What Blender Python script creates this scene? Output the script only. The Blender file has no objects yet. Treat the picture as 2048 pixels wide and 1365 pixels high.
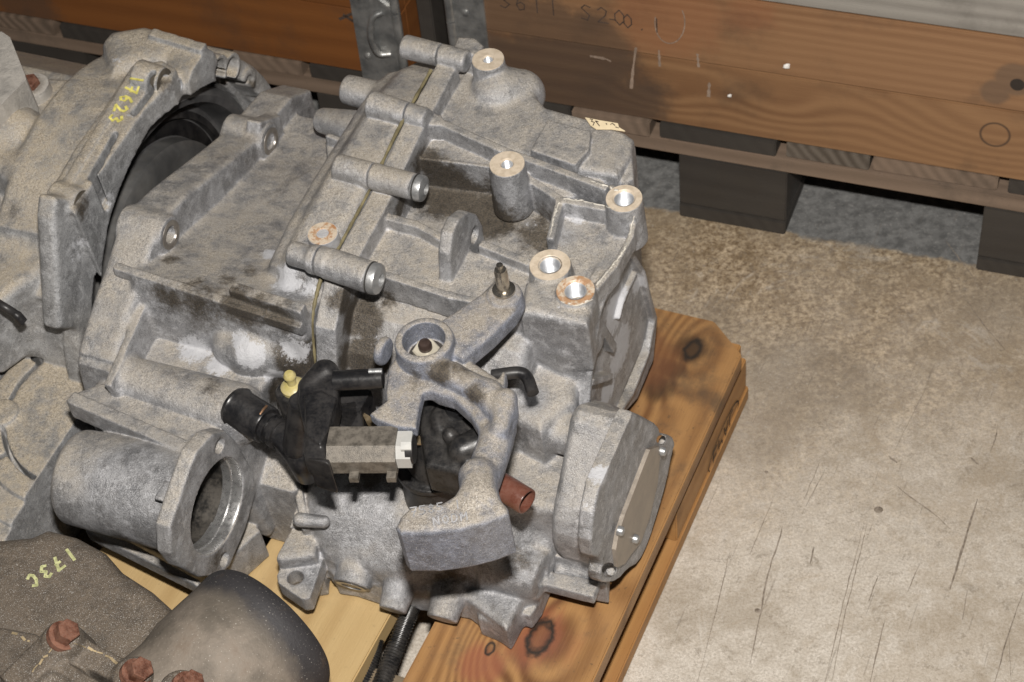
import bpy, bmesh, math, random
import numpy as np
from mathutils import Vector, Matrix
random.seed(3); rng = np.random.RandomState(5)
scn = bpy.context.scene
col = scn.collection
# ------------------------------------------------------------------ camera
FPX = 3673.0; TH = math.radians(45); RO = math.radians(6.5)
CAM = np.array([0, 0, 1.55])
_r0 = np.array([1., 0, 0]); _u0 = np.array([0, math.sin(TH), math.cos(TH)]); FW = np.array([0, math.cos(TH), -math.sin(TH)])
RT = math.cos(RO)*_r0 - math.sin(RO)*_u0; UP = math.cos(RO)*_u0 + math.sin(RO)*_r0
cd = bpy.data.cameras.new('camera'); cam = bpy.data.objects.new('camera', cd); col.objects.link(cam)
cd.sensor_fit = 'HORIZONTAL'; cd.sensor_width = 22.3; cd.lens = 22.3*FPX/2048; cd.clip_start = .02; cd.clip_end = 50
cam.matrix_world = Matrix(((RT[0], UP[0], -FW[0], CAM[0]), (RT[1], UP[1], -FW[1], CAM[1]), (RT[2], UP[2], -FW[2], CAM[2]), (0, 0, 0, 1)))
cd.dof.use_dof = True; cd.dof.focus_distance = 1.58; cd.dof.aperture_fstop = 9
scn.camera = cam
scn.view_settings.view_transform = 'Standard'; scn.view_settings.look = 'None'
scn.view_settings.exposure = 0; scn.view_settings.gamma = 1
# ------------------------------------------------------------------ light: camera flash above the lens, dim warehouse ambience
w_ = bpy.data.worlds.new('World'); scn.world = w_; w_.use_nodes = True
w_.node_tree.nodes['Background'].inputs[0].default_value = (.90, .94, 1.0, 1)
w_.node_tree.nodes['Background'].inputs[1].default_value = .036
ld = bpy.data.lights.new('camera_flash', 'AREA'); lo = bpy.data.objects.new('camera_flash', ld); col.objects.link(lo)
ld.shape = 'RECTANGLE'; ld.size = .07; ld.size_y = .04; ld.energy = 52; ld.color = (1, .955, .90)
_lp = CAM + UP*.19 + RT*.0 - FW*.02
lo.matrix_world = Matrix(((RT[0], UP[0], -FW[0], _lp[0]), (RT[1], UP[1], -FW[1], _lp[1]), (RT[2], UP[2], -FW[2], _lp[2]), (0, 0, 0, 1)))

# ------------------------------------------------------------------ pixel -> place helpers (each point is given a real height or plane)
def ray(x, y): return FW + RT*(x-1024)/FPX - UP*(y-682.5)/FPX
def hit(x, y, P, n):
    d = ray(x, y); return CAM + d*(np.dot(P-CAM, n)/np.dot(d, n))
def Z(x, y, z): return hit(x, y, np.array([0, 0, z]), np.array([0, 0, 1.]))
DECK = .112
A = np.array([.8909, -.4542, 0]); A /= np.linalg.norm(A)
_k = math.radians(5); B0 = np.cross(A, [0, 0, 1.]); N = np.array([0, 0, math.cos(_k)]) + B0*math.sin(_k); B = np.cross(A, N)
O = Z(890, 1235, DECK); M = np.array([A, B, N])
def W(p): return O + A*p[0] + B*p[1] + N*p[2]
def loc(P): return M @ (P-O)
def pn(x, y, w): return loc(hit(x, y, W((0, 0, w)), N))
def pa(x, y, u): return loc(hit(x, y, W((u, 0, 0)), A))
def pb(x, y, v): return loc(hit(x, y, W((0, v, 0)), B))

# ------------------------------------------------------------------ object bookkeeping
def tag(o, label=None, cat=None, group=None, kind=None):
    if label: o['label'] = label
    if cat: o['category'] = cat
    if group: o['group'] = group
    if kind: o['kind'] = kind
    return o
def empty(name, p, label, cat, group=None):
    o = bpy.data.objects.new(name, None); col.objects.link(o); o.location = p; o.empty_display_size = .05
    return tag(o, label, cat, group)
def mesh_obj(name, V, F, mat, parent=None, smooth=False, quads=None):
    me = bpy.data.meshes.new(name)
    if quads is not None:
        V = np.asarray(V, np.float32); q = np.asarray(quads, np.int32)
        me.vertices.add(len(V)); me.vertices.foreach_set('co', V.ravel())
        me.loops.add(q.size); me.loops.foreach_set('vertex_index', q.ravel())
        me.polygons.add(len(q)); me.polygons.foreach_set('loop_start', np.arange(0, q.size, 4, dtype=np.int32))
        me.polygons.foreach_set('loop_total', np.full(len(q), 4, np.int32))
        me.update(calc_edges=True); me.validate()
    else:
        me.from_pydata([tuple(v) for v in V], [], F); me.update()
    if smooth: me.polygons.foreach_set('use_smooth', [True]*len(me.polygons))
    me.materials.append(mat)
    o = bpy.data.objects.new(name, me); col.objects.link(o)
    if parent is not None:
        o.parent = parent; o.matrix_parent_inverse = parent.matrix_basis.inverted()
    return o
def bm_obj(name, bm, mat, parent=None, smooth=False, bevel=0, seg=2):
    if bevel:
        bmesh.ops.bevel(bm, geom=[e for e in bm.edges if len(e.link_faces) == 2 and e.calc_face_angle(0) > .5], offset=bevel, segments=seg, affect='EDGES', profile=.6)
    bmesh.ops.recalc_face_normals(bm, faces=bm.faces)
    me = bpy.data.meshes.new(name); bm.to_mesh(me); bm.free()
    if smooth:
        for p in me.polygons: p.use_smooth = True
        try: me.set_sharp_from_angle(angle=math.radians(38))
        except Exception: pass
    me.materials.append(mat)
    o = bpy.data.objects.new(name, me); col.objects.link(o)
    if parent is not None:
        o.parent = parent; o.matrix_parent_inverse = parent.matrix_basis.inverted()
    return o
def frame(n, ref=None):
    n = np.asarray(n, float); n = n/np.linalg.norm(n)
    r = np.asarray(ref if ref is not None else ([0, 0, 1.] if abs(n[2]) < .9 else [1., 0, 0]), float)
    e1 = r - n*(r@n); e1 /= np.linalg.norm(e1); return e1, np.cross(n, e1), n
def add_rings(bm, rings, cap0=True, cap1=True):
    vs = [[bm.verts.new(tuple(p)) for p in r] for r in rings]; m = len(vs[0])
    for a, b in zip(vs, vs[1:]):
        for i in range(m): bm.faces.new((a[i], a[(i+1) % m], b[(i+1) % m], b[i]))
    if cap0: bm.faces.new(vs[0][::-1])
    if cap1: bm.faces.new(vs[-1])
    return vs
def add_lathe(bm, c, n, prof, seg=32, ref=None, hexa=False):
    """prof = [(radius, height along n)...]"""
    e1, e2, n = frame(n, ref); c = np.asarray(c)
    rings = [[c + n*h + (e1*math.cos(t)+e2*math.sin(t))*r for t in np.arange(seg)*2*math.pi/seg] for r, h in prof]
    add_rings(bm, rings, prof[0][0] > 1e-6, prof[-1][0] > 1e-6)
def add_tube(bm, pts, rad, seg=14):
    pts = [np.asarray(p, float) for p in pts]; rad = rad if hasattr(rad, '__len__') else [rad]*len(pts)
    rings = []; e = None
    for i, p in enumerate(pts):
        t = pts[min(i+1, len(pts)-1)] - pts[max(i-1, 0)]; t /= np.linalg.norm(t)
        e = (e if e is not None else frame(t)[0]); e = e - t*(e@t); e /= np.linalg.norm(e); f = np.cross(t, e)
        rings.append([p + (e*math.cos(a)+f*math.sin(a))*rad[i] for a in np.arange(seg)*2*math.pi/seg])
    add_rings(bm, rings)
def add_prism(bm, pts, d):
    pts = [np.asarray(p, float) for p in pts]; add_rings(bm, [pts, [p+np.asarray(d) for p in pts]])
def add_box(bm, c, e, h):
    c = np.asarray(c); q = [c+e[0]*h[0]*a+e[1]*h[1]*b-e[2]*h[2] for a, b in ((-1, -1), (1, -1), (1, 1), (-1, 1))]
    add_prism(bm, q, e[2]*2*h[2])
def spline(P, n=8):
    P = [np.asarray(p, float) for p in P]; P = [2*P[0]-P[1]] + P + [2*P[-1]-P[-2]]; out = []
    for i in range(1, len(P)-2):
        for t in np.arange(n)/n:
            a, b, c, d = P[i-1:i+3]
            out.append(.5*((2*b)+(c-a)*t+(2*a-5*b+4*c-d)*t*t+(3*b-a-3*c+d)*t**3))
    out.append(P[-2]); return out

# ------------------------------------------------------------------ signed-distance castings (rounded unions like real die castings)
class Grid:
    def __init__(s, lo, hi, h):
        s.lo = np.array(lo, np.float32); s.h = h; s.n = np.ceil((np.array(hi)-s.lo)/h).astype(int)+1
        s.f = np.full(s.n, .05, np.float32)
        s.ax = [s.lo[i]+np.arange(s.n[i], dtype=np.float32)*h for i in range(3)]
    def sl(s, lo, hi, m):
        a = [max(0, int((lo[i]-m-s.lo[i])/s.h)) for i in range(3)]; b = [min(s.n[i], int((hi[i]+m-s.lo[i])/s.h)+2) for i in range(3)]
        return tuple(slice(x, max(y, x)) for x, y in zip(a, b))
    def comb(s, S, d, k, sub):
        k = k*.5
        a = s.f[S]
        if sub: d = -d; h = np.maximum(k-np.abs(a-d), 0)/k; s.f[S] = np.maximum(a, d)+h*h*k*.25
        else: h = np.maximum(k-np.abs(a-d), 0)/k; s.f[S] = np.minimum(a, d)-h*h*k*.25
    @staticmethod
    def poly2(X, Y, P):
        P = np.asarray(P, np.float32); d = np.full(np.broadcast(X, Y).shape, 1e9, np.float32); sg = np.ones_like(d)
        for i in range(len(P)):
            a = P[i]; b = P[i-1]; e = b-a; wx = X-a[0]; wy = Y-a[1]
            t = np.clip((wx*e[0]+wy*e[1])/(e@e+1e-12), 0, 1)
            d = np.minimum(d, (wx-e[0]*t)**2+(wy-e[1]*t)**2)
            c1 = Y >= a[1]; c2 = Y < b[1]; c3 = e[0]*wy > e[1]*wx
            fl = (c1 & c2 & c3) | (~c1 & ~c2 & ~c3); sg = np.where(fl, -sg, sg)
        return sg*np.sqrt(d)
    def prism(s, axis, P, a, b, r=.003, k=.006, sub=False, taper=0):
        P = np.asarray(P, np.float32); o = [i for i in range(3) if i != axis]; a, b = min(a, b), max(a, b)
        lo = [0]*3; hi = [0]*3; lo[axis] = a; hi[axis] = b
        for j, i in enumerate(o): lo[i] = P[:, j].min(); hi[i] = P[:, j].max()
        S = s.sl(lo, hi, k+.012); X = s.ax[o[0]][S[o[0]]]; Y = s.ax[o[1]][S[o[1]]]; Q = s.ax[axis][S[axis]]
        if 0 in (len(X), len(Y), len(Q)): return
        d2 = s.poly2(X[:, None], Y[None, :], P)+r
        dw = np.abs(Q-(a+b)/2)-(b-a)/2+r
        d2 = np.expand_dims(d2, axis); sh = [1, 1, 1]; sh[axis] = -1; dw = dw.reshape(sh)
        if taper: d2 = d2 - taper*((b-Q).reshape(sh) if taper > 0 else (Q-a).reshape(sh)*-1)
        d = np.minimum(np.maximum(d2, dw), 0)+np.sqrt(np.maximum(d2, 0)**2+np.maximum(dw, 0)**2)-r
        s.comb(S, d, k, sub)
    def N(s, px, w1, w0, **kw): s.prism(2, [pn(x, y, w1)[:2] for x, y in px], w0, w1, **kw)
    def A(s, px, u1, u0, **kw): s.prism(0, [pa(x, y, u1)[1:] for x, y in px], u0, u1, **kw)
    def B(s, px, v1, v0, **kw): s.prism(1, [pb(x, y, v1)[[0, 2]] for x, y in px], v0, v1, **kw)
    def pts(s, S): return np.meshgrid(s.ax[0][S[0]], s.ax[1][S[1]], s.ax[2][S[2]], indexing='ij', sparse=True)
    def cone(s, p, q, r1, r2=None, r=.002, k=.006, sub=False):
        r2 = r1 if r2 is None else r2; p = np.asarray(p, float); q = np.asarray(q, float); L = np.linalg.norm(q-p); n = (q-p)/L; R = max(r1, r2)
        S = s.sl(np.minimum(p, q)-R, np.maximum(p, q)+R, k+.004); X, Y, Zz = s.pts(S)
        t = (X-p[0])*n[0]+(Y-p[1])*n[1]+(Zz-p[2])*n[2]
        rr = np.sqrt(np.maximum((X-p[0])**2+(Y-p[1])**2+(Zz-p[2])**2-t*t, 0))
        d2 = rr-(r1+(r2-r1)*np.clip(t/L, 0, 1))+r; dw = np.abs(t-L/2)-L/2+r
        s.comb(S, (np.minimum(np.maximum(d2, dw), 0)+np.sqrt(np.maximum(d2, 0)**2+np.maximum(dw, 0)**2)-r).astype(np.float32), k, sub)
    def caps(s, p, q, r1, r2=None, k=.008, sub=False):
        r2 = r1 if r2 is None else r2; p = np.asarray(p, float); q = np.asarray(q, float); e = q-p; L2 = e@e+1e-12; R = max(r1, r2)
        S = s.sl(np.minimum(p, q)-R, np.maximum(p, q)+R, k+.004); X, Y, Zz = s.pts(S)
        t = np.clip(((X-p[0])*e[0]+(Y-p[1])*e[1]+(Zz-p[2])*e[2])/L2, 0, 1)
        d = np.sqrt((X-p[0]-e[0]*t)**2+(Y-p[1]-e[1]*t)**2+(Zz-p[2]-e[2]*t)**2)-(r1+(r2-r1)*t)
        s.comb(S, d.astype(np.float32), k, sub)
    def wall(s, p, q, depth, th, dirn=(0, 0, -1), r=.0015, k=.006, sub=False):
        """upright rib: its top edge runs from p to q"""
        p = np.asarray(p, float); q = np.asarray(q, float); dn = np.asarray(dirn, float); L = np.linalg.norm(q-p); a = (q-p)/L
        dn = dn-a*(dn@a); dn /= np.linalg.norm(dn); c = np.cross(a, dn); ctr = (p+q)/2+dn*depth/2; hs = (L/2, depth/2, th/2)
        ext = np.abs(a)*hs[0]+np.abs(dn)*hs[1]+np.abs(c)*hs[2]
        S = s.sl(ctr-ext, ctr+ext, k+.004); X, Y, Zz = s.pts(S); X = X-ctr[0]; Y = Y-ctr[1]; Zz = Zz-ctr[2]
        qs = [np.abs(X*v[0]+Y*v[1]+Zz*v[2])-h_+r for v, h_ in zip((a, dn, c), hs)]
        d = np.minimum(np.maximum(np.maximum(qs[0], qs[1]), qs[2]), 0)+np.sqrt(sum(np.maximum(x, 0)**2 for x in qs))-r
        s.comb(S, d.astype(np.float32), k, sub)
    def mesh(s, name, mat, parent, xf=None):
        f = s.f.copy(); f[0] = f[-1] = .01; f[:, 0] = f[:, -1] = .01; f[:, :, 0] = f[:, :, -1] = .01
        ins = f < 0; n = f.shape; idx = np.zeros(tuple(np.array(n)-1), np.int32)
        cs = sum(ins[i:n[0]-1+i, j:n[1]-1+j, l:n[2]-1+l].astype(np.int8) for i in (0, 1) for j in (0, 1) for l in (0, 1))
        act = (cs > 0) & (cs < 8); C = np.argwhere(act).astype(np.int32); idx[act] = np.arange(len(C))
        acc = np.zeros((len(C), 3), np.float32); cnt = np.zeros(len(C), np.float32)
        for ax in range(3):
            o = [i for i in range(3) if i != ax]
            for a in (0, 1):
                for b in (0, 1):
                    p = C.copy(); p[:, o[0]] += a; p[:, o[1]] += b; q = p.copy(); q[:, ax] += 1
                    fp = f[p[:, 0], p[:, 1], p[:, 2]]; fq = f[q[:, 0], q[:, 1], q[:, 2]]; m = (fp < 0) != (fq < 0)
                    t = np.where(m, fp/np.where(m, fp-fq, 1), 0)
                    v = p.astype(np.float32); v[:, ax] += t; acc[m] += v[m]; cnt[m] += 1
        V = s.lo+(acc/cnt[:, None])*s.h; quads = []
        for ax in range(3):
            o = [(ax+1) % 3, (ax+2) % 3]
            sa = [slice(1, n[i]-1) for i in range(3)]; sa[ax] = slice(0, n[ax]-1); sb = list(sa); sb[ax] = slice(1, n[ax])
            p = ins[tuple(sa)]; q = ins[tuple(sb)]; X = np.argwhere(p != q).astype(np.int32)
            if not len(X): continue
            sgn = p[tuple(X.T)]; off = np.array([0 if i == ax else 1 for i in range(3)], np.int32); X = X+off
            def id_(da, db):
                c = X.copy(); c[:, o[0]] -= da; c[:, o[1]] -= db; return idx[c[:, 0], c[:, 1], c[:, 2]]
            Q = np.stack([id_(1, 1), id_(0, 1), id_(0, 0), id_(1, 0)], 1)
            Q[~sgn] = Q[~sgn][:, ::-1]; quads.append(Q)
        quads = np.concatenate(quads)
        used = np.zeros(len(V), bool); used[quads.ravel()] = True; mp = np.cumsum(used)-1; V = V[used]; quads = mp[quads]
        Wd = (O + V@M) if xf is None else xf(V)
        return mesh_obj(name, Wd, None, mat, parent, True, quads)
# ------------------------------------------------------------------ materials
class NT:
    def __init__(s, name):
        s.m = bpy.data.materials.new(name); s.m.use_nodes = True; s.t = s.m.node_tree; s.b = s.t.nodes['Principled BSDF']
        s.co = s.n('ShaderNodeTexCoord').outputs['Object']
    def n(s, typ, **kw):
        x = s.t.nodes.new(typ)
        for k, v in kw.items(): setattr(x, k, v)
        return x
    def put(s, sock, v):
        if isinstance(v, bpy.types.NodeSocket): s.t.links.new(v, sock)
        elif isinstance(v, (tuple, list)) and len(v) == 3 and sock.type == 'RGBA': sock.default_value = (*v, 1)
        else: sock.default_value = v
    def math(s, op, a, b=0.5, c=None, clamp=False):
        x = s.n('ShaderNodeMath', operation=op, use_clamp=clamp); s.put(x.inputs[0], a); s.put(x.inputs[1], b)
        if c is not None: s.put(x.inputs[2], c)
        return x.outputs[0]
    def vec(s, op, a, b=None):
        x = s.n('ShaderNodeVectorMath', operation=op); s.put(x.inputs[0], a)
        if b is not None: s.put(x.inputs[1], b)
        return x.outputs['Value'] if op in ('DISTANCE', 'LENGTH', 'DOT_PRODUCT') else x.outputs[0]
    def noise(s, sc, det=4, rough=.55, co=None, dist=0):
        x = s.n('ShaderNodeTexNoise'); s.put(x.inputs['Vector'], co if co is not None else s.co); x.inputs['Scale'].default_value = sc
        x.inputs['Detail'].default_value = det; x.inputs['Roughness'].default_value = rough; x.inputs['Distortion'].default_value = dist; return x.outputs['Fac']
    def rng(s, v, a, b, c=0., d=1., smooth=True):
        x = s.n('ShaderNodeMapRange'); x.interpolation_type = 'SMOOTHSTEP' if smooth else 'LINEAR'
        for i, q in enumerate((v, a, b, c, d)): s.put(x.inputs[i], q)
        return x.outputs[0]
    def mix(s, f, a, b, mode='MIX'):
        x = s.n('ShaderNodeMix', data_type='RGBA', blend_type=mode); s.put(x.inputs[0], f); s.put(x.inputs[6], a); s.put(x.inputs[7], b); return x.outputs[2]
    def bump(s, h, st=.3, dist=.001, nrm=None):
        x = s.n('ShaderNodeBump'); x.inputs['Strength'].default_value = st; x.inputs['Distance'].default_value = dist; s.put(x.inputs['Height'], h)
        if nrm is not None: s.put(x.inputs['Normal'], nrm)
        return x.outputs[0]
    def blobs(s, L, co=None):
        """stain masks: L = [(centre, radius, strength)] in object coordinates"""
        out = None
        for c, r, k in L:
            d = s.vec('DISTANCE', co if co is not None else s.co, tuple(float(q) for q in c)); v = s.rng(d, r, 0., 0., k)
            out = v if out is None else s.math('MAXIMUM', out, v)
        return out
    def out(s, color, rough=.6, metal=0., normal=None, spec=.5):
        s.put(s.b.inputs['Base Color'], color); s.put(s.b.inputs['Roughness'], rough); s.put(s.b.inputs['Metallic'], metal)
        s.b.inputs['Specular IOR Level'].default_value = spec
        if normal is not None: s.put(s.b.inputs['Normal'], normal)
        return s.m
def casting(name, bare=(), *a_, **k_): return casting_(name, bare, *a_, **k_)
def casting_(name, bare, base=(.42, .425, .445), dust=(.385, .345, .29), oil=(), clean=(), dustk=.85, dirt=.5, metal=.6, rough=.50, tone=1.):
    t = NT(name)
    big = t.noise(7, 5, .6); mid = t.noise(38, 6, .65); fine = t.noise(650, 4, .7); grit = t.noise(1250, 2, .5); vf = t.noise(190, 4, .7); cl = t.noise(90, 8, .78)
    base = tuple(q*tone for q in base); dust = tuple(q*tone for q in dust)
    g = t.n('ShaderNodeNewGeometry'); sx = t.n('ShaderNodeSeparateXYZ'); t.t.links.new(g.outputs['Normal'], sx.inputs[0])
    up = t.rng(sx.outputs[2], .25, .9)
    # bare cast skin: blue-grey, blotched, with paler oxidised patches and dark grime in patches
    c = t.mix(t.rng(mid, .36, .64), tuple(q*.66 for q in base), tuple(q*.95 for q in base))
    c = t.mix(t.math('MULTIPLY', t.rng(cl, .51, .60), .55), c, tuple(min(1, q*1.45) for q in base))
    c = t.mix(t.math('MULTIPLY', t.rng(t.noise(70, 10, .80), .52, .60), .45), c, tuple(q*.34 for q in base))
    # settled dust on upward faces, patchy
    d1 = t.math('MULTIPLY', up, t.rng(t.math('ADD', mid, t.math('MULTIPLY', cl, .8)), .60, 1.05, .12, 1.))
    d1 = t.math('ADD', t.math('MULTIPLY', d1, dustk), t.math('MULTIPLY', t.rng(big, .45, .7), .25), clamp=True)
    if bare: d1 = t.math('MULTIPLY', d1, t.rng(t.math('ADD', t.blobs(bare), t.math('MULTIPLY', t.math('SUBTRACT', cl, .5), .8)), .25, .75, 1., .15))
    calm = t.rng(t.noise(16, 4, .6), .42, .62)
    c = t.mix(d1, c, t.mix(t.math('MULTIPLY', calm, .75), t.mix(t.rng(t.math('ADD', t.math('MULTIPLY', fine, .5), t.math('MULTIPLY', t.noise(330, 5, .8), .5)), .38, .60), tuple(q*.50 for q in dust), tuple(q*1.18 for q in dust)), tuple(q*.88 for q in dust)))
    c = t.mix(t.math('MULTIPLY', t.rng(t.noise(11, 9, .78, dist=.6), .53, .66), t.math('MULTIPLY', dirt, .8)), c, (.12, .105, .09))
    c = t.mix(t.math('MULTIPLY', t.rng(grit, .43, .30), .7), c, (.06, .052, .047))
    c = t.mix(t.math('MULTIPLY', t.rng(grit, .60, .70), .6), c, (.66, .65, .63))
    pt = g.outputs['Pointiness']; wear = t.rng(t.math('ADD', pt, t.math('MULTIPLY', t.math('SUBTRACT', vf, .5), .12)), .53, .59)
    c = t.mix(t.math('MULTIPLY', wear, .6), c, tuple(min(1, q*1.5) for q in base))
    m = t.math('SUBTRACT', 1., d1)
    if oil:
        k = t.rng(t.math('ADD', t.blobs(oil), t.math('MULTIPLY', t.math('SUBTRACT', t.noise(55, 9, .80), .5), 1.7)), .18, .66)
        c = t.mix(t.math('MULTIPLY', k, .90), c, t.mix(t.rng(fine, .3, .7), (.022, .019, .016), (.105, .082, .055)))
    if clean:
        k = t.rng(t.math('ADD', t.blobs(clean), t.math('MULTIPLY', t.math('SUBTRACT', t.noise(110, 12, .88), .5), 2.6)), .52, .62)
        c = t.mix(t.math('MULTIPLY', k, .9), c, t.mix(mid, (.40, .405, .43), (.56, .565, .585))); m = t.math('MULTIPLY', m, t.math('SUBTRACT', 1., t.math('MULTIPLY', k, .85)))
    h = t.math('ADD', t.math('MULTIPLY', fine, .6), t.math('ADD', t.math('MULTIPLY', vf, .9), t.math('ADD', t.math('MULTIPLY', cl, 1.1), t.math('MULTIPLY', grit, .25))))
    return t.out(c, t.rng(mid, .3, .7, rough-.08, rough+.14), t.math('MULTIPLY', m, metal), t.bump(h, .8, .0013))
def simple(name, color, rough=.4, metal=0., var=.3, dust=0., bs=.2, sc=60, spec=.5):
    t = NT(name); n1 = t.noise(sc, 5, .65); n2 = t.noise(sc*9, 3, .6)
    c = t.mix(t.rng(n1, .3, .7), tuple(q*(1-var) for q in color), tuple(min(1, q*(1+var)) for q in color))
    if dust: c = t.mix(t.math('MULTIPLY', t.rng(t.math('ADD', n1, t.math('MULTIPLY', n2, .6)), .62, 1.0), dust), c, (.33, .29, .24))
    return t.out(c, t.rng(n1, .3, .7, rough*.8, min(1, rough*1.25)), metal, t.bump(n2, bs, .0006), spec)
def wood(name, light, dark, freq=420, knots=(), stain=(), dirt=.35, dirtc=(.05, .04, .03), sheen=.5, amp=.012, warp=.02):
    """grain runs along local X; knots = [(x, y, bump radius, core radius)]"""
    t = NT(name); oi = t.n('ShaderNodeObjectInfo')
    sp = t.n('ShaderNodeSeparateXYZ'); t.t.links.new(t.co, sp.inputs[0]); x, y, z = sp.outputs
    cm = t.n('ShaderNodeCombineXYZ'); t.put(cm.inputs[0], t.math('ADD', t.math('MULTIPLY', x, .12), t.math('MULTIPLY', oi.outputs['Random'], 7.))); t.put(cm.inputs[1], y); t.put(cm.inputs[2], z)
    F = t.math('ADD', t.math('ADD', y, t.math('MULTIPLY', z, .8)), t.math('MULTIPLY', t.noise(6, 3, .5, cm.outputs[0]), warp*4)); core = None
    for kx, ky, br, cr in knots:
        dx = t.math('MULTIPLY', t.math('SUBTRACT', x, kx), .55); dy = t.math('SUBTRACT', y, ky)
        d = t.math('SQRT', t.math('ADD', t.math('MULTIPLY', dx, dx), t.math('MULTIPLY', dy, dy)))
        F = t.math('ADD', F, t.rng(d, br, 0., 0., br*.9 if ky < .0 else -br*.9))
        d2 = t.math('ADD', d, t.math('MULTIPLY', t.math('SUBTRACT', t.noise(150, 2), .5), cr*.5))
        q = t.rng(d2, cr*1.15, cr*.75); ring = t.math('MULTIPLY', q, t.rng(d2, cr*.35, cr*.8, .35, 1.)); core = ring if core is None else t.math('MAXIMUM', core, ring)
    g = t.math('SINE', t.math('MULTIPLY', F, freq)); g = t.rng(g, -1., 1., smooth=False)
    cm2 = t.n('ShaderNodeCombineXYZ'); t.put(cm2.inputs[0], t.math('MULTIPLY', x, .05)); t.put(cm2.inputs[1], y); t.put(cm2.inputs[2], z)
    fib = t.noise(700, 3, .6, cm2.outputs[0]); mid = t.noise(14, 6, .65); blo = t.noise(5, 4, .6)
    g = t.math('ADD', t.math('MULTIPLY', g, t.rng(t.noise(9, 3, .5, cm.outputs[0]), .35, .7, .15, .8)), t.math('MULTIPLY', fib, .45), clamp=True)
    c = t.mix(g, light, dark)
    c = t.mix(t.math('MULTIPLY', t.rng(mid, .5, .75), dirt), c, dirtc)
    c = t.mix(t.math('MULTIPLY', t.rng(t.noise(170, 5, .7), .60, .72), dirt), c, dirtc)
    for L, colr, st in stain:
        c = t.mix(t.math('MULTIPLY', t.rng(t.math('ADD', t.blobs(L), t.math('MULTIPLY', t.math('SUBTRACT', t.noise(30, 6, .7, cm.outputs[0]), .5), .9)), .25, .65), st), c, colr)
    if core is not None: c = t.mix(core, c, (.022, .016, .012))
    return t.out(c, t.rng(mid, .3, .7, sheen, sheen+.25), 0, t.bump(t.math('ADD', fib, t.math('MULTIPLY', g, -.4)), .35, .0012))
def concrete():
    t = NT('concrete'); sp = t.n('ShaderNodeSeparateXYZ'); t.t.links.new(t.co, sp.inputs[0]); x, y, z = sp.outputs
    n1 = t.noise(9, 8, .68); n2 = t.noise(60, 7, .72); n3 = t.noise(420, 3, .6); n4 = t.noise(2.4, 5, .6)
    pale = t.mix(t.rng(t.noise(330, 8, .86), .36, .60), (.37, .325, .27), t.mix(t.rng(n2, .35, .65), (.56, .51, .44), (.68, .63, .56)))
    brown = t.mix(t.rng(t.noise(150, 6, .75), .36, .62), (.15, .10, .055), t.mix(t.rng(t.noise(38, 7, .75), .38, .62), (.29, .215, .13), (.58, .465, .32)))
    # dirt film is thicker towards the stacked pallets, swept thin in the aisle
    k = t.rng(t.math('ADD', y, t.math('MULTIPLY', t.math('SUBTRACT', n1, .5), .55)), 1.02, 1.75)
    c = t.mix(k, pale, brown)
    c = t.mix(t.math('MULTIPLY', t.rng(t.noise(5, 9, .76), .49, .60), .42), c, (.24, .19, .13))
    c = t.mix(t.math('MULTIPLY', t.rng(t.noise(3.2, 10, .80, dist=.8), .50, .57), .32), c, (.34, .27, .19)); c = t.mix(t.math('MULTIPLY', t.rng(t.noise(7.5, 10, .82, dist=1.), .54, .62), .25), c, (.66, .63, .58)); c = t.mix(t.math('MULTIPLY', t.rng(t.noise(45, 10, .86, dist=.5), .555, .60), .5), c, (.20, .165, .125))
    # damp darker patches
    c = t.mix(t.rng(t.math('ADD', t.blobs(PATCH), t.math('MULTIPLY', t.math('SUBTRACT', n1, .5), .8)), .2, .6, 0., .42), c, (.22, .185, .145))
    # clean grey concrete that has always lain below the stacked pallets
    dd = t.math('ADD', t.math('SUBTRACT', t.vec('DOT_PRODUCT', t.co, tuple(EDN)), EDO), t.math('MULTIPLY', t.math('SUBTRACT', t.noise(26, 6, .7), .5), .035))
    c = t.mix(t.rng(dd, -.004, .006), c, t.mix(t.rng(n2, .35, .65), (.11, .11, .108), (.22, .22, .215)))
    # scratches dragged along the aisle
    def streak(deg, sc, lo, hi, k, cl, c, off=0.):
        a_ = math.radians(deg); d1 = (math.cos(a_), math.sin(a_), 0.); d2 = (-math.sin(a_), math.cos(a_), 0.)
        cm = t.n('ShaderNodeCombineXYZ'); t.put(cm.inputs[0], t.math('MULTIPLY', t.vec('DOT_PRODUCT', t.co, d1), 6.5)); t.put(cm.inputs[1], t.math('MULTIPLY', t.vec('DOT_PRODUCT', t.co, d2), sc)); t.put(cm.inputs[2], off)
        s_ = t.rng(t.noise(1.7, 3, .5, cm.outputs[0]), lo, hi); return s_, t.mix(t.math('MULTIPLY', s_, k), c, cl)
    s1, c = streak(62, 170, .66, .70, .35, (.16, .135, .11), c)
    c = t.mix(t.math('MULTIPLY', t.rng(n3, .37, .28), .6), c, (.10, .085, .07))
    c = t.mix(t.math('MULTIPLY', t.rng(t.noise(210, 5, .75), .57, .66), .30), c, (.62, .59, .54))
    c = t.mix(t.math('MULTIPLY', t.rng(t.noise(120, 6, .8), .60, .72), .45), c, (.13, .105, .08))
    h = t.math('ADD', n3, t.math('ADD', t.math('MULTIPLY', n2, 1.2), t.math('MULTIPLY', s1, -.8)))
    return t.out(c, .72, 0, t.bump(h, .35, .0012), .35)
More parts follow.
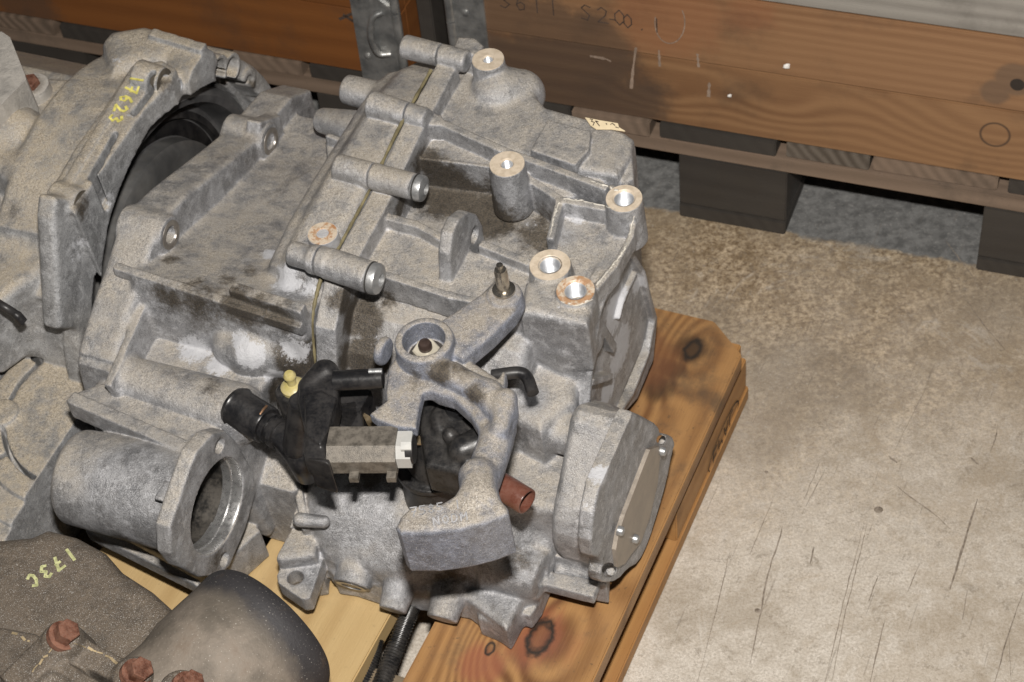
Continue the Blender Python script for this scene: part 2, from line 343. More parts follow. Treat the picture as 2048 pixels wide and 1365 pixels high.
# ================================================================== setting
Fp = Z(1360, 432, 0); Fe = Z(1570, 470, 0)-Fp; Fe /= np.linalg.norm(Fe); Fn = np.cross([0, 0, 1.], Fe)   # front line of the stacked pallets
EDN = Fn; EDO = float(Fp@Fn)+.004
PATCH = [(Z(1600, 760, 0), .13, .9), (Z(1690, 770, 0), .09, .7), (Z(1500, 850, 0), .12, .8), (Z(1560, 740, 0), .08, .7), (Z(1990, 620, 0), .12, .6), (Z(1420, 640, 0), .1, .5)]
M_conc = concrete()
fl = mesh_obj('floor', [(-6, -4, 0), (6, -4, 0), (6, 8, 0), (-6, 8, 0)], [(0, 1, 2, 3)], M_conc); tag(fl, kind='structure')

M_scr = None
def scratches():
    m = NT('floor_scratch'); n1 = m.noise(140, 5, .7); mat = m.out(m.mix(m.rng(n1, .35, .65), (.15, .12, .09), (.30, .255, .21)), .8)
    L = [([(1788, 968), (1815, 990), (1868, 1028), (1899, 1058)], 2.2), ([(1955, 998), (1936, 1060), (1915, 1130), (1900, 1180)], 4.), ([(1728, 1044), (1712, 1110), (1690, 1190), (1672, 1270), (1650, 1365)], 1.6), ([(1735, 1044), (1722, 1100), (1702, 1180), (1686, 1250), (1664, 1365)], 1.6),
         ([(1566, 1050), (1556, 1085), (1536, 1150), (1518, 1240), (1500, 1330)], 3.), ([(1770, 1238), (1755, 1300), (1740, 1365)], 2.6), ([(2046, 1185), (2018, 1265), (1990, 1365)], 2.4), ([(2018, 1268), (2020, 1320), (2022, 1365)], 1.4), ([(1756, 1152), (1746, 1180), (1738, 1203)], 2.4),
         ([(1628, 1094), (1620, 1128)], 3.), ([(1842, 1120), (1815, 1185)], 1.3), ([(1935, 1180), (1925, 1240)], 1.6), ([(1640, 925), (1608, 1000)], 1.8), ([(1650, 940), (1612, 1012)], 1.4), ([(1776, 912), (1794, 926)], 4.), ([(1940, 915), (1958, 930)], 4.5), ([(1460, 1105), (1440, 1190), (1395, 1365)], 1.5), ([(1980, 905), (1990, 880), (1996, 850)], 2.2), ([(1925, 590), (1960, 640), (2010, 700)], 2.), ([(1890, 480), (1920, 520), (1950, 560)], 2.), ([(1545, 1000), (1500, 1110)], 1.2), ([(1860, 760), (1790, 900)], 1.2)]
    for P, wd in L:
        P = spline([np.array([*p, 0.]) for p in P], 5); bm = bmesh.new(); rows = []
        for i, p in enumerate(P):
            q = Z(p[0]+rng.randn()*.5, p[1], .0007); t_ = np.array([.42, .9, 0]) if i == 0 else q-last; last = q; n_ = np.cross(t_/np.linalg.norm(t_), ZUP); e = math.sin(math.pi*min(1, max(0, (i+.3)/len(P))))**.5; w2 = wd*.5*e*(.6+.8*rng.rand())/1950
            rows.append((bm.verts.new(tuple(q-n_*w2)), bm.verts.new(tuple(q+n_*w2))))
        for (a, b), (c_, d) in zip(rows, rows[1:]): bm.faces.new((a, b, d, c_))
        o = bm_obj('scratch', bm, mat, fl)
    for x, y, r in ((1757, 1020, .0045), (1515, 1222, .003), (1533, 945, .002)):
        bm = bmesh.new(); bmesh.ops.create_icosphere(bm, subdivisions=2, radius=r)
        for v in bm.verts: v.co = Vector(Z(x, y, 0))+Vector((v.co.x*1.1, v.co.y, v.co.z*.35))
        bm_obj('grit', bm, mat, fl, True)
def board(name, org, ex, ey, ez, L, Wd, T, mat, parent, bev=.0015, chamfer=None, z0=0., wob=0):
    """a plank: its local X runs along the grain"""
    m = Matrix(((ex[0], ey[0], ez[0], org[0]), (ex[1], ey[1], ez[1], org[1]), (ex[2], ey[2], ez[2], org[2]), (0, 0, 0, 1)))
    P = chamfer or [(0, 0), (L, 0), (L, Wd), (0, Wd)]
    bm = bmesh.new(); add_prism(bm, [(x, y, z0) for x, y in P], (0, 0, T))
    if bev: bmesh.ops.bevel(bm, geom=list(bm.edges), offset=bev, segments=2, affect='EDGES')
    bmesh.ops.recalc_face_normals(bm, faces=bm.faces)
    me = bpy.data.meshes.new(name); bm.to_mesh(me); bm.free(); me.materials.append(mat)
    o = bpy.data.objects.new(name, me); col.objects.link(o); o.matrix_world = m
    if parent is not None:
        o.parent = parent; o.matrix_parent_inverse = parent.matrix_basis.inverted()
    return o
ZUP = np.array([0, 0, 1.])
scratches()
# ---- pallet below the gearboxes
Gc = Z(1470, 740, DECK); Gd = Z(1185, 1365, DECK); Gx = (Gd-Gc)/np.linalg.norm(Gd-Gc); Gy = np.cross(ZUP, Gx); Gy = -Gy if Gy@(Z(800, 1365, DECK)-Gc) < 0 else Gy
G0 = Gc - Gx*.064          # far right corner of the deck; X runs towards the viewer, Y to the left
def gl(x, y, z=DECK): p = Z(x, y, z)-G0; return float(p@Gx), float(p@Gy)
pal = empty('pallet', tuple(G0*[1, 1, 0]), 'orange brown wooden pallet under the gearboxes with a branded corner block', 'pallet')
k1 = gl(1080, 1275); k2 = gl(980, 1298); k3 = gl(1385, 700); k4 = gl(1320, 775)
flipY = Gy@np.cross(ZUP, Gx) < 0
gyy = Gy
def gboard(name, x, y, L, Wd, z, T, mat, cham=None, along=True):
    # right-handed frame: X along grain, Y across, Z up
    ex = Gx if along else Gy; ey = np.cross(ZUP, ex); sgn = 1 if ey@(Gy if along else Gx) > 0 else -1
    P = [(0, 0), (L, 0), (L, Wd*sgn), (0, Wd*sgn)] if cham is None else [(a, b*sgn) for a, b in cham]
    if sgn < 0: P = P[::-1]
    org = G0+Gx*x+Gy*y; org = np.array([org[0], org[1], z])
    return board(name, org, ex, ey, ZUP, L, Wd, T, mat, pal, chamfer=P)
sg = 1 if np.cross(ZUP, Gx)@Gy > 0 else -1
Wa = wood('orange_pine', (.40, .22, .085), (.14, .062, .024), 330, [(k1[0], k1[1]*sg, .10, .0135), (k2[0], k2[1]*sg, .04, .005), (k3[0], k3[1]*sg, .06, .010)],
          [([((k3[0], k3[1]*sg, .01), .05, 1.), ((k3[0]+.035, (k3[1]+.01)*sg, .01), .04, .9), ((k4[0], k4[1]*sg, .01), .05, .8)], (.05, .028, .015), .85),
           ([((k1[0], k1[1]*sg, .01), .085, .7), ((k2[0]+.02, k2[1]*sg, .01), .05, .8)], (.26, .085, .045), .7),
           ([((gl(1330, 660)[0]+.05, gl(1330, 660)[1]*sg, .01), .09, .8)], (.16, .065, .028), .7)], dirt=.65, sheen=.42)
Wb = wood('pale_pine', (.50, .36, .175), (.36, .235, .10), 240, [], [], dirt=.18, sheen=.5)
Wc = wood('dark_weathered_wood', (.20, .155, .10), (.09, .07, .05), 380, [], [], dirt=.6)
Wd_ = wood('orange_block_wood', (.40, .215, .075), (.30, .14, .045), 260, [], [], dirt=.35)
edge = [0, .169, .213, .37, .41, .53, .57, .70, .74, .86]
mats = [Wa, Wb, Wb, Wc, Wb]
for i in range(5):
    a, b = edge[2*i], edge[2*i+1]
    cham = [(.0, .045), (.04, .0), (1.2, .0), (1.2, b-a), (0, b-a)] if i == 0 else None
    o = gboard('deck_board', 0, a, 1.2, b-a, DECK-.022, .022, mats[i], cham)
    if i == 0: tag(o, 'orange knotty deck board with a chamfered corner')
for x in (0.0, .52, 1.055): gboard('stringer_board', .012, x, .86, .14, .0, .0, Wc) if False else None
for j, x in enumerate((.004, .53, 1.05)):
    gboard('cross_board', x, .012, .84, .14, DECK-.042, .0195, Wd_ if j == 0 else Wc, along=False)
for i, y in enumerate((.004, .38, .75)):
    gboard('bottom_board', 0, y, 1.2, .098, .001, .02, [Wd_, Wc, Wc][i])
    for j, x in enumerate((.004, .53, 1.05)):
        gboard('block', x, y+.002, .235 if i == 0 and j == 0 else .143, .094, .0215, .048, Wd_ if i == 0 else Wc)
# branded stamp on the corner block (faces outwards, -Gy)
M_ink = simple('branded_ink', (.035, .022, .014), .8, var=.2)
def ribbon(bm, P, wd, nrm, lift=.0006):
    P = [np.asarray(p, float) for p in P]
    for a, b in zip(P, P[1:]):
        t = b-a; L = np.linalg.norm(t)
        if L < 1e-6: continue
        t /= L; s_ = np.cross(nrm, t)*wd/2; q = nrm*lift; a2 = a-t*wd*.3; b2 = b+t*wd*.3
        vs = [bm.verts.new(tuple(v)) for v in (a2-s_+q, b2-s_+q, b2+s_+q, a2+s_+q)]; bm.faces.new(vs)
STROKES = {'E': [[(1, 0), (0, 0), (0, 1), (1, 1)], [(0, .5), (.8, .5)]], 'P': [[(0, 0), (0, 1), (.9, 1), (1, .75), (.9, .5), (0, .5)]], 'A': [[(0, 0), (.5, 1), (1, 0)], [(.2, .4), (.8, .4)]],
 'L': [[(0, 1), (0, 0), (.9, 0)]], '1': [[(.5, 0), (.5, 1)]], '7': [[(0, 1), (1, 1), (.4, 0)], [(.2, .5), (.9, .5)]], '6': [[(.85, 1), (.3, .75), (.1, .35), (.35, 0), (.8, .1), (.85, .4), (.5, .55), (.15, .4)]],
 '2': [[(.05, .8), (.4, 1), (.85, .8), (.75, .5), (.05, 0), (1, 0)]], '3': [[(.05, .9), (.5, 1), (.9, .78), (.45, .52), (.95, .28), (.5, 0), (.05, .12)]], 'C': [[(.95, .85), (.5, 1), (.1, .6), (.15, .2), (.5, 0), (.95, .15)]],
 'F': [[(0, 0), (0, 1), (.9, 1)], [(0, .55), (.7, .55)]], 'S': [[(.9, .9), (.4, 1), (.1, .78), (.8, .35), (.6, 0), (.05, .1)]], '0': [[(.5, 1), (.9, .7), (.9, .3), (.5, 0), (.1, .3), (.1, .7), (.5, 1)]], '5': [[(.9, 1), (.15, 1), (.1, .6), (.7, .6), (.95, .3), (.5, 0), (.05, .1)]],
 '8': [[(.5, .52), (.15, .75), (.5, 1), (.85, .75), (.5, .52), (.1, .25), (.5, 0), (.9, .25), (.5, .52)]], '-': [[(.1, .45), (.8, .45)]], '.': [[(.4, 0), (.5, .06)]], '|': [[(.5, 0), (.5, 1)]], ' ': [], '(': [[(.7, 1), (.3, .5), (.7, 0)]], 'N': [[(0, 0), (0, 1), (.9, 0), (.9, 1)]], 'O': [[(.5, 1), (.95, .7), (.95, .3), (.5, 0), (.05, .3), (.05, .7), (.5, 1)]], 'D': [[(0, 0), (0, 1), (.6, .95), (.95, .5), (.6, .05), (0, 0)]], 'M': [[(0, 0), (0, 1), (.5, .4), (1, 1), (1, 0)]]}
def write_on(bm, T, txt, p0, ex, ey, wd, nrm, step):
    for i, ch in enumerate(txt):
        for st in STROKES.get(ch, []):
            q = [drape(T, p0[0]+i*step[0]+a*ex[0]+b*ey[0], p0[1]+i*step[1]+a*ex[1]+b*ey[1], .0012) for a, b in st]
            if all(v is not None for v in q): ribbon(bm, q, wd, nrm)
def write(bm, txt, p0, ex, ey, h, wd, nrm, adv=1.0, asp=.6, jit=0):
    for i, ch in enumerate(txt):
        for st in STROKES.get(ch, []):
            q = [p0+ex*(i*adv*h*.85+a*h*asp)+ey*(b*h)+(rng.randn(3)*jit if jit else 0) for a, b in st]
            q = [v-nrm*(nrm@(v-p0)) for v in q]
            ribbon(bm, q, wd, nrm)
bm = bmesh.new(); sp0 = G0+Gx*.075-Gy*(-.006); sp0 = hit(1447, 872, G0+Gy*.0058, Gy); nS = -Gy
ribbon(bm, [sp0+Gx*.052*math.cos(t)+ZUP*.019*math.sin(t) for t in np.linspace(0, 2*math.pi, 37)], .0022, nS)
write(bm, 'EPAL', sp0+Gx*.036+ZUP*.011, -Gx, -ZUP, .022, .0026, nS, 1.0, .55)
bm_obj('brand_stamp', bm, M_ink, pal)

# ---- stacked pallets with collars at the back
def fw(e, z, d=0.): return Fp+Fe*e+Fn*d+ZUP*z
Wg = wood('grey_weathered_wood', (.155, .13, .105), (.07, .055, .042), 360, [], [], dirt=.6)
Wg2 = wood('brownish_weathered_wood', (.23, .165, .12), (.12, .085, .06), 360, [], [], dirt=.5)
Wk = wood('black_stained_wood', (.046, .040, .034), (.034, .029, .025), 300, [], [], dirt=.4)
Wsilver = wood('silver_grey_wood', (.30, .28, .25), (.19, .175, .155), 420, [], [], dirt=.35)
def eb(name, e0, e1, d0, d1, z0, z1, mat, par, alongE=True, bev=.0015):
    if alongE: return board(name, fw(e0, z0, d0), Fe, Fn, ZUP, e1-e0, d1-d0, z1-z0, mat, par, bev)
    return board(name, fw(e0, z0, d1), -Fn, Fe, ZUP, d1-d0, e1-e0, z1-z0, mat, par, bev)
def stack(e0, e1, label, clabel, cols, first):
    p = empty('pallet', tuple(fw((e0+e1)/2, 0, .4)), label, 'pallet', 'pallets with collars along the back')
    eb('stringer_board', e0, e1, 0, .1, .100, .121, Wg2, p)
    eb('stringer_board', e0, e1, .35, .45, .100, .121, Wg, p)
    e = e0; i = 0; seqm = [Wk, Wg2, Wk, Wg, Wg2, Wk]
    while e < e1-.03:
        w2 = min((.145, .1, .145, .1)[i % 4], e1-e); dd = rng.uniform(-.004, .006)
        eb('deck_board', e, e+w2, dd, .8, .1215, .1435, seqm[i % 6], p, False); e += w2+(.012 if i % 3 else .004); i += 1
    for a in first:
        eb('block', a, a+.136, .0, .10, .022, .0995, Wk, p); eb('block', a, a+.136, .35, .45, .022, .0995, Wk, p)
        eb('bottom_board', a, a+.136, -.002, .8, .001, .0215, Wk, p, False)
    c = empty('pallet_collar', tuple(fw((e0+e1)/2, .145, .4)), clabel, 'pallet collar', 'pallets with collars along the back')
    c2 = None
    for lev, (zb, mt) in enumerate(cols):
        for n_, q in enumerate(mt):
            eb('side_board', e0, e1, .003, .023, zb+.0975*n_, zb+.0975*n_+.0965, q, c if lev == 0 else c2 or c)
            eb('end_board', e0+.001, e0+.021, .0235, .79, zb+.0975*n_, zb+.0975*n_+.0965, q, c, False)
            eb('end_board', e1-.021, e1-.001, .0235, .79, zb+.0975*n_, zb+.0975*n_+.0965, q, c, False)
        if lev == 0 and len(cols) > 1:
            pass
    return p, c
def eloc(x, y, org_e, zb):
    P = hit(x, y, Fp+Fn*.003, Fn); return float((P-fw(org_e, zb, .003))@Fe), 0.0, P
# knots of the lower right board: local X = e - e0, local Y is depth, Z height; grain varies with z so put the bump on z
def collar_wood(name, light, dark, e0, zb, knots, stains, freq=330, **kw):
    t = NT(name); oi = t.n('ShaderNodeObjectInfo')
    sp = t.n('ShaderNodeSeparateXYZ'); t.t.links.new(t.co, sp.inputs[0]); x, y, z = sp.outputs
    cm = t.n('ShaderNodeCombineXYZ'); t.put(cm.inputs[0], t.math('ADD', t.math('MULTIPLY', x, .12), t.math('MULTIPLY', oi.outputs['Random'], 5.))); t.put(cm.inputs[1], y); t.put(cm.inputs[2], z)
    F = t.math('ADD', t.math('ADD', z, t.math('MULTIPLY', y, .6)), t.math('MULTIPLY', t.noise(7, 3, .5, cm.outputs[0]), .07)); core = None
    for px, py, br, cr in knots:
        P = hit(px, py, Fp+Fn*.003, Fn); kx = float((P-fw(e0, zb, .003))@Fe); kz = float(P[2]-zb)
        dx = t.math('MULTIPLY', t.math('SUBTRACT', x, kx), .4); dz = t.math('SUBTRACT', z, kz)
        d = t.math('SQRT', t.math('ADD', t.math('MULTIPLY', dx, dx), t.math('MULTIPLY', dz, dz)))
        F = t.math('ADD', F, t.rng(d, br, 0., 0., br*.8))
        if cr:
            dx = t.math('SUBTRACT', x, kx); d2 = t.math('SQRT', t.math('ADD', t.math('MULTIPLY', dx, dx), t.math('MULTIPLY', dz, dz)))
            q = t.math('MULTIPLY', t.rng(d2, cr*1.08, cr*.98), t.rng(d2, cr*.82, cr*.93)); core = q if core is None else t.math('MAXIMUM', core, q)
    g = t.rng(t.math('SINE', t.math('MULTIPLY', F, freq)), -1., 1., smooth=False)
    cm2 = t.n('ShaderNodeCombineXYZ'); t.put(cm2.inputs[0], t.math('MULTIPLY', x, .05)); t.put(cm2.inputs[1], y); t.put(cm2.inputs[2], z)
    fib = t.noise(500, 3, .6, cm2.outputs[0]); mid = t.noise(9, 6, .65)
    g2 = t.math('ADD', t.math('MULTIPLY', g, t.rng(t.noise(8, 3, .5, cm.outputs[0]), .3, .7, .25, .75)), t.math('MULTIPLY', fib, .35), clamp=True)
    c = t.mix(g2, light, dark); c = t.mix(t.math('MULTIPLY', t.rng(mid, .48, .75), .5), c, (.06, .04, .028))
    for L, colr, st, nz in stains:
        LL = [((float((hit(a, b, Fp+Fn*.003, Fn)-fw(e0, zb, .003))@Fe), 0., float(hit(a, b, Fp+Fn*.003, Fn)[2]-zb)), r, k) for a, b, r, k in L]
        c = t.mix(t.math('MULTIPLY', t.rng(t.math('ADD', t.blobs(LL), t.math('MULTIPLY', t.math('SUBTRACT', t.noise(25, 6, .75), .5), nz)), .25, .6), st), c, colr)
    if core is not None: c = t.mix(t.math('MULTIPLY', core, .8), c, (.05, .03, .02))
    return t.out(c, .55, 0, t.bump(t.math('ADD', fib, t.math('MULTIPLY', g2, -.5)), .35, .0012))
eR0 = -.285; ZB = .145
dk = (.07, .048, .035)
CR1 = collar_wood('collar_pine_lower', (.27, .15, .072), (.165, .082, .038), eR0, ZB, [(1990, 270, .085, .017), (1560, 215, .05, 0), (1330, 190, .04, 0)],
    [([(1100, 200, .17, 1.2), (1000, 150, .12, 1.), (1260, 210, .12, .7), (1180, 110, .12, .9)], dk, .8, .7)])
CR2 = collar_wood('collar_pine_upper', (.27, .15, .075), (.18, .09, .042), eR0, ZB+.0975, [],
    [([(1000, 40, .12, .9), (1080, 90, .12, 1.2), (1180, 110, .10, 1.2), (1240, 110, .05, .7)], dk, .6, 1.0), ([(1330, 30, .12, .9), (1500, 25, .08, .6)], (.26, .10, .045), .35, .8),
     ([(2030, 160, .035, 1.3), (1990, 185, .03, 1.)], (.10, .07, .05), .6, .4), ([(2035, 170, .012, 1.6)], (.01, .01, .01), .9, .3)], freq=520)
CL = collar_wood('collar_orange_plank', (.20, .075, .020), (.145, .052, .014), -1.55, ZB, [], [([(60, 30, .10, .8)], dk, .6, .8)], freq=200)
p1, c1 = stack(eR0, .95, 'dark weathered pallet at the back carrying the knotty orange plank collar', 'knotty brown pallet collar with handwritten numbers, at the back right', [(ZB, [CR1, CR2])], (eR0, .0, .371, .75))
p2, c2 = stack(-1.55, -.357, 'dark weathered pallet at the back left carrying the plain orange collar', 'plain orange pallet collar behind the left gearbox', [(ZB, [CL, CL])], (-1.55, -.98, -.493))
# second collar on top of the right stack: silver grey
c3 = empty('pallet_collar', tuple(fw(.3, .34, .4)), 'silver grey weathered pallet collar on top of the brown one', 'pallet collar', 'pallets with collars along the back')
for n_ in range(2):
    eb('side_board', eR0, .95, .003, .023, .341+.0975*n_, .341+.0975*n_+.0965, Wsilver, c3)
    eb('end_board', eR0+.001, eR0+.021, .0235, .79, .341+.0975*n_, .341+.0975*n_+.0965, Wsilver, c3, False)
c4 = empty('pallet_collar', tuple(fw(-.95, .34, .4)), 'second orange pallet collar stacked above the plain one on the left', 'pallet collar', 'pallets with collars along the back')
for n_ in range(2):
    eb('side_board', -1.55, -.357, .003, .023, .341+.0975*n_, .341+.0975*n_+.0965, CL, c4)
    eb('end_board', -.378, -.358, .0235, .79, .341+.0975*n_, .341+.0975*n_+.0965, CL, c4, False)
# galvanised corner hinges
M_galv = simple('galvanised_steel', (.42, .43, .43), .38, .75, .35, .35, .25, 45)
def hinge(c, ea, eb_, side):
    h = None
    bm = bmesh.new()
    for (a, b, d0, d1, z0, z1) in ((ea, eb_, -.0005, .0025, ZB-.01, ZB+.19),):
        add_prism(bm, [fw(a, z0, d0), fw(b, z0, d0), fw(b, z1, d0), fw(a, z1, d0)], Fn*(d1-d0))
    h = bm_obj('corner_hinge', bm, M_galv, c, False, .001)
    bm = bmesh.new(); ex = eb_ if side > 0 else ea
    for z0, z1 in ((ZB-.012, ZB+.045), (ZB+.047, ZB+.105), (ZB+.107, ZB+.19)):
        add_tube(bm, [fw(ex, z0, -.001), fw(ex, z1, -.001)], .006, 12)
    bm_obj('hinge_knuckle', bm, M_galv, h, True)
    if side > 0:
        bm = bmesh.new(); e_ = ea+.033
        add_tube(bm, spline([fw(e_+.012, ZB+.105, -.004), fw(e_, ZB+.098, -.010), fw(e_-.006, ZB+.07, -.012), fw(e_, ZB+.045, -.010), fw(e_+.014, ZB+.042, -.004)], 6), .004, 10)
        bm_obj('hinge_hook', bm, M_galv, h, True)
        bm = bmesh.new(); add_prism(bm, [fw(ea+.026, ZB-.008, -.004), fw(eb_-.004, ZB-.008, -.004), fw(eb_-.004, ZB+.11, -.004), fw(ea+.04, ZB+.125, -.004), fw(ea+.03, ZB+.19, -.004)], Fn*.004)
        bm_obj('hinge_leaf', bm, M_galv, h, False, .001)
    for z in (ZB+.03, ZB+.12, ZB+.165):
        bm = bmesh.new(); add_lathe(bm, fw(ea+.012 if side > 0 else ea+.02, z, -.0005), -Fn, [(.0045, 0), (.0045, .0012), (.002, .0025), (0, .0027)], 12)
        bm_obj('rivet', bm, M_galv, h, True)
hinge(c2, -.42, -.359, 1); hinge(c1, eR0, eR0+.045, -1)
# grey side post between the stacks, blackened
bmp = board('corner_post', fw(-.345, .145, .03), Fe, Fn, ZUP, .02, .05, .36, Wk, c1)
# handwriting on the upper plank and white chips
M_pen = simple('pencil_black', (.06, .04, .03), .8)
bm = bmesh.new(); write(bm, '36|1 S20', hit(1000, 14, Fp+Fn*.003, Fn), Fe, ZUP, .021, .0015, -Fn, 1.15, .65); tag(bm_obj('handwriting', bm, M_pen, c1), kind='stuff')
bm = bmesh.new(); write(bm, '-0.1', hit(1218, 50, Fp+Fn*.003, Fn), Fe, ZUP, .019, .0015, -Fn, 1.1, .6); tag(bm_obj('handwriting', bm, M_pen, c1), kind='stuff')
bm = bmesh.new()
for a, b in (((680, 38), (712, 24)), ((688, 30), (706, 42))): ribbon(bm, [hit(x, y, Fp+Fn*.003, Fn) for x, y in (a, b)], .004, -Fn)
bm_obj('pen_mark', bm, M_pen, c2)
M_white = simple('white_chip', (.75, .73, .70), .6); M_chalk = simple('white_scuff', (.25, .185, .14), .9, var=.25)
for (x, y, s) in ((1573, 133, .0045), (1459, 192, .0028)):
    bm = bmesh.new(); P = hit(x, y, Fp+Fn*.0, Fn); bmesh.ops.create_icosphere(bm, subdivisions=1, radius=s)
    for v in bm.verts: v.co = Vector(P)+Vector((v.co.x*1.0, v.co.y*.5, v.co.z*(1.3 if v.co.x > 0 else .8)))
    o = bm_obj('wood_filler_chip', bm, M_white, c1)
for P in ([(1272, 95), (1266, 140), (1262, 185)], [(1395, 108), (1398, 140)], [(1419, 165), (1417, 200)], [(1180, 112), (1212, 118), (1224, 124)], [(1318, 100), (1320, 140)]):
    bm = bmesh.new(); pp = [np.array(P[i])*(1-t)+np.array(P[i+1])*t for i in range(len(P)-1) for t in np.arange(6)/6]
    rings = []
    for p in pp:
        q = hit(*p, Fp+Fn*.003, Fn)-Fn*.0004; s_ = Fe if abs(P[0][0]-P[-1][0]) < 20 else ZUP; w2 = .0007+.0016*rng.rand(); rings.append((bm.verts.new(tuple(q-s_*w2)), bm.verts.new(tuple(q+s_*w2))))
    for (a, b), (c_, d) in zip(rings, rings[1:]): bm.faces.new((a, b, d, c_))
    bm_obj('chalk_scuff', bm, M_chalk, c1)
bm = bmesh.new(); ribbon(bm, [hit(1340+30*math.cos(t), 45+42*math.sin(t), Fp+Fn*.003, Fn) for t in np.linspace(-.6, 3.4, 18)], .0013, -Fn, .0004); tag(bm_obj('chalk_ring', bm, M_chalk, c1), kind='stuff')
# ================================================================== the main gearbox
def L3(x, y, w): return pn(x, y, w)
gb = empty('gearbox', tuple(W((-.1, -.2, 0))), 'large dusty aluminium gearbox in the centre with a grey selector counterweight and threaded bosses', 'gearbox')
from mathutils.bvhtree import BVHTree
def bvh(o):
    me = o.data; n = len(me.vertices); co = np.empty(n*3, np.float32); me.vertices.foreach_get('co', co); q = np.empty(len(me.loops), np.int32); me.loops.foreach_get('vertex_index', q)
    return BVHTree.FromPolygons(co.reshape(-1, 3).tolist(), q.reshape(-1, 4).tolist())
def drape(T, x, y, lift=0.):
    d = Vector(ray(x, y)).normalized(); h = T.ray_cast(Vector(CAM), d)
    if h[0] is None: return None
    return np.array(h[0]-d*lift)
def stains(T, L):
    out = []
    for x, y, r, k in L:
        p = drape(T, x, y)
        if p is not None: out.append((p, r*1.0/2080, k))
    return out
def setmat(o, m): o.data.materials.clear(); o.data.materials.append(m)
M_tmp = simple('temporary', (.5, .5, .5))
M_case = M_bell = M_cov = M_old = M_lev = M_tmp
H = .0015
def ch(P, n=2):
    P = [np.array(p, float) for p in P]
    for _ in range(n):
        Q = []
        for a_, b_ in zip(P, P[1:]+P[:1]): Q += [a_*.75+b_*.25, a_*.25+b_*.75]
        P = Q
    return [tuple(p) for p in P]
g = Grid((-.1548, -.60, -.004), (.215, .09, .312), H)
# core, seam flange, upper plateau
g.prism(0, [(-.46, .0), (-.47, .21), (-.41, .228), (-.19, .230), (-.165, .225), (-.14, .195), (-.115, .13), (-.055, .10), (-.03, .07), (-.012, .03), (-.02, .0)], -.155, .045, r=.010)
g.prism(0, [(-.46, .1), (-.445, .295), (-.351, .289), (-.268, .274), (-.165, .268), (-.13, .237), (-.11, .18), (-.11, .1)], -.155, -.132, r=.003)
g.N([(868, 128), (960, 130), (1035, 165), (1062, 178), (1092, 212), (1180, 236), (1250, 262), (1268, 275), (1262, 310), (1235, 350), (1110, 330), (1010, 300), (900, 262), (815, 240)], .272, .12, r=.007)
g.N([(1235, 268), (1268, 290), (1266, 340), (1256, 375), (1225, 350)], .262, .20, r=.006)
p = pn(1243, 300, .262); g.cone(p-[.01, 0, .012], p+[.006, 0, -.012], .010, r=.002, k=.004)
g.caps(pn(1040, 190, .255), pn(1000, 190, .262), .026, .03, k=.012)
g.N([(1095, 238), (1182, 262), (1178, 300), (1150, 330), (1060, 300)], .280, .25, r=.0015, k=.001)        # raised rectangular pad
g.wall(pn(1255, 285, .268), pn(1262, 360, .262), .03, .006)
# ridges between the plateau and the pan
def rib(a, b, w, dep, th, w2=None, k=.006): g.wall(pn(*a, w), pn(*b, w2 or w), dep, th, k=k)
rib((870, 238), (1003, 297), .284, .03, .009); rib((1003, 297), (1215, 375), .283, .04, .008); rib((765, 232), (880, 240), .285, .02, .016)
g.N([(812, 240), (900, 262), (1003, 297), (1012, 330), (985, 333), (812, 310)], .264, .15, r=.002, k=.004); g.N([(745, 428), (835, 450), (915, 494), (1050, 530), (1060, 560), (1050, 622), (900, 594), (690, 550), (690, 500)], .250, .2, r=.003, k=.006); rib((812, 311), (990, 333), .267, .05, .004); rib((1040, 345), (1122, 398), .268, .05, .008); rib((1122, 398), (1210, 415), .270, .04, .008); rib((1120, 398), (1100, 478), .268, .04, .008)
rib((1215, 372), (1245, 392), .275, .05, .010); rib((1270, 425), (1262, 470), .268, .022, .006); rib((1262, 470), (1232, 525), .267, .020, .006); rib((1232, 525), (1190, 575), .267, .025, .007)
rib((745, 425), (835, 448), .264, .03, .009); rib((835, 448), (915, 492), .264, .03, .008); rib((960, 485), (1060, 525), .262, .03, .009)
rib((760, 545), (900, 590), .262, .03, .008, k=.010); rib((900, 590), (1060, 620), .262, .04, .008, k=.01); rib((1045, 612), (1175, 640), .264, .06, .008); rib((860, 135), (770, 262), .282, .02, .012)
g.N([(1130, 240), (1215, 372), (1120, 400), (1040, 345), (1010, 300)], .262, .15, r=.006)
g.N([(1215, 375), (1262, 400), (1268, 470), (1230, 525), (1185, 590), (1060, 560), (1105, 480), (1120, 400)], .250, .236, r=.004)
# block below the big bosses with its upright face
g.N([(1050, 560), (1110, 548), (1190, 572), (1188, 600), (1176, 650), (1040, 622)], .266, .195, r=.008)
g.N([(1010, 600), (1178, 640), (1165, 700), (1120, 700), (1010, 650)], .225, .12, r=.012, k=.012)
g.N([(960, 640), (1165, 690), (1150, 800), (1080, 860), (960, 800)], .185, .05, r=.014, k=.014)
# bosses (axis N)
def boss(x, y, w, r, dep, r2=None, hr=.007):
    p = pn(x, y, w); g.cone(p, p-np.array([0, 0, dep]), r, r2 or r*1.12, r=.001, k=.008); g.cone(p+np.array([0, 0, .01]), p-np.array([0, 0, .020]), hr*1.06, hr*1.06, r=0, k=.0005, sub=True); return p
BO = [boss(976, 119, .300, .0165, .05, hr=.0048), boss(1014, 328, .294, .0172, .06, .020, hr=.0056), boss(1248, 397, .285, .0175, .055, hr=.0092), boss(1100, 530, .268, .0195, .03, hr=.0095), boss(1151, 581, .2705, .0180, .075, hr=.0100)]
BR = [.0165, .0172, .0175, .0195, .018]; BH = [.0048, .0056, .0092, .0095, .0100]
g.N([(925, 95), (955, 100), (965, 130), (900, 125)], .285, .2, r=.004)
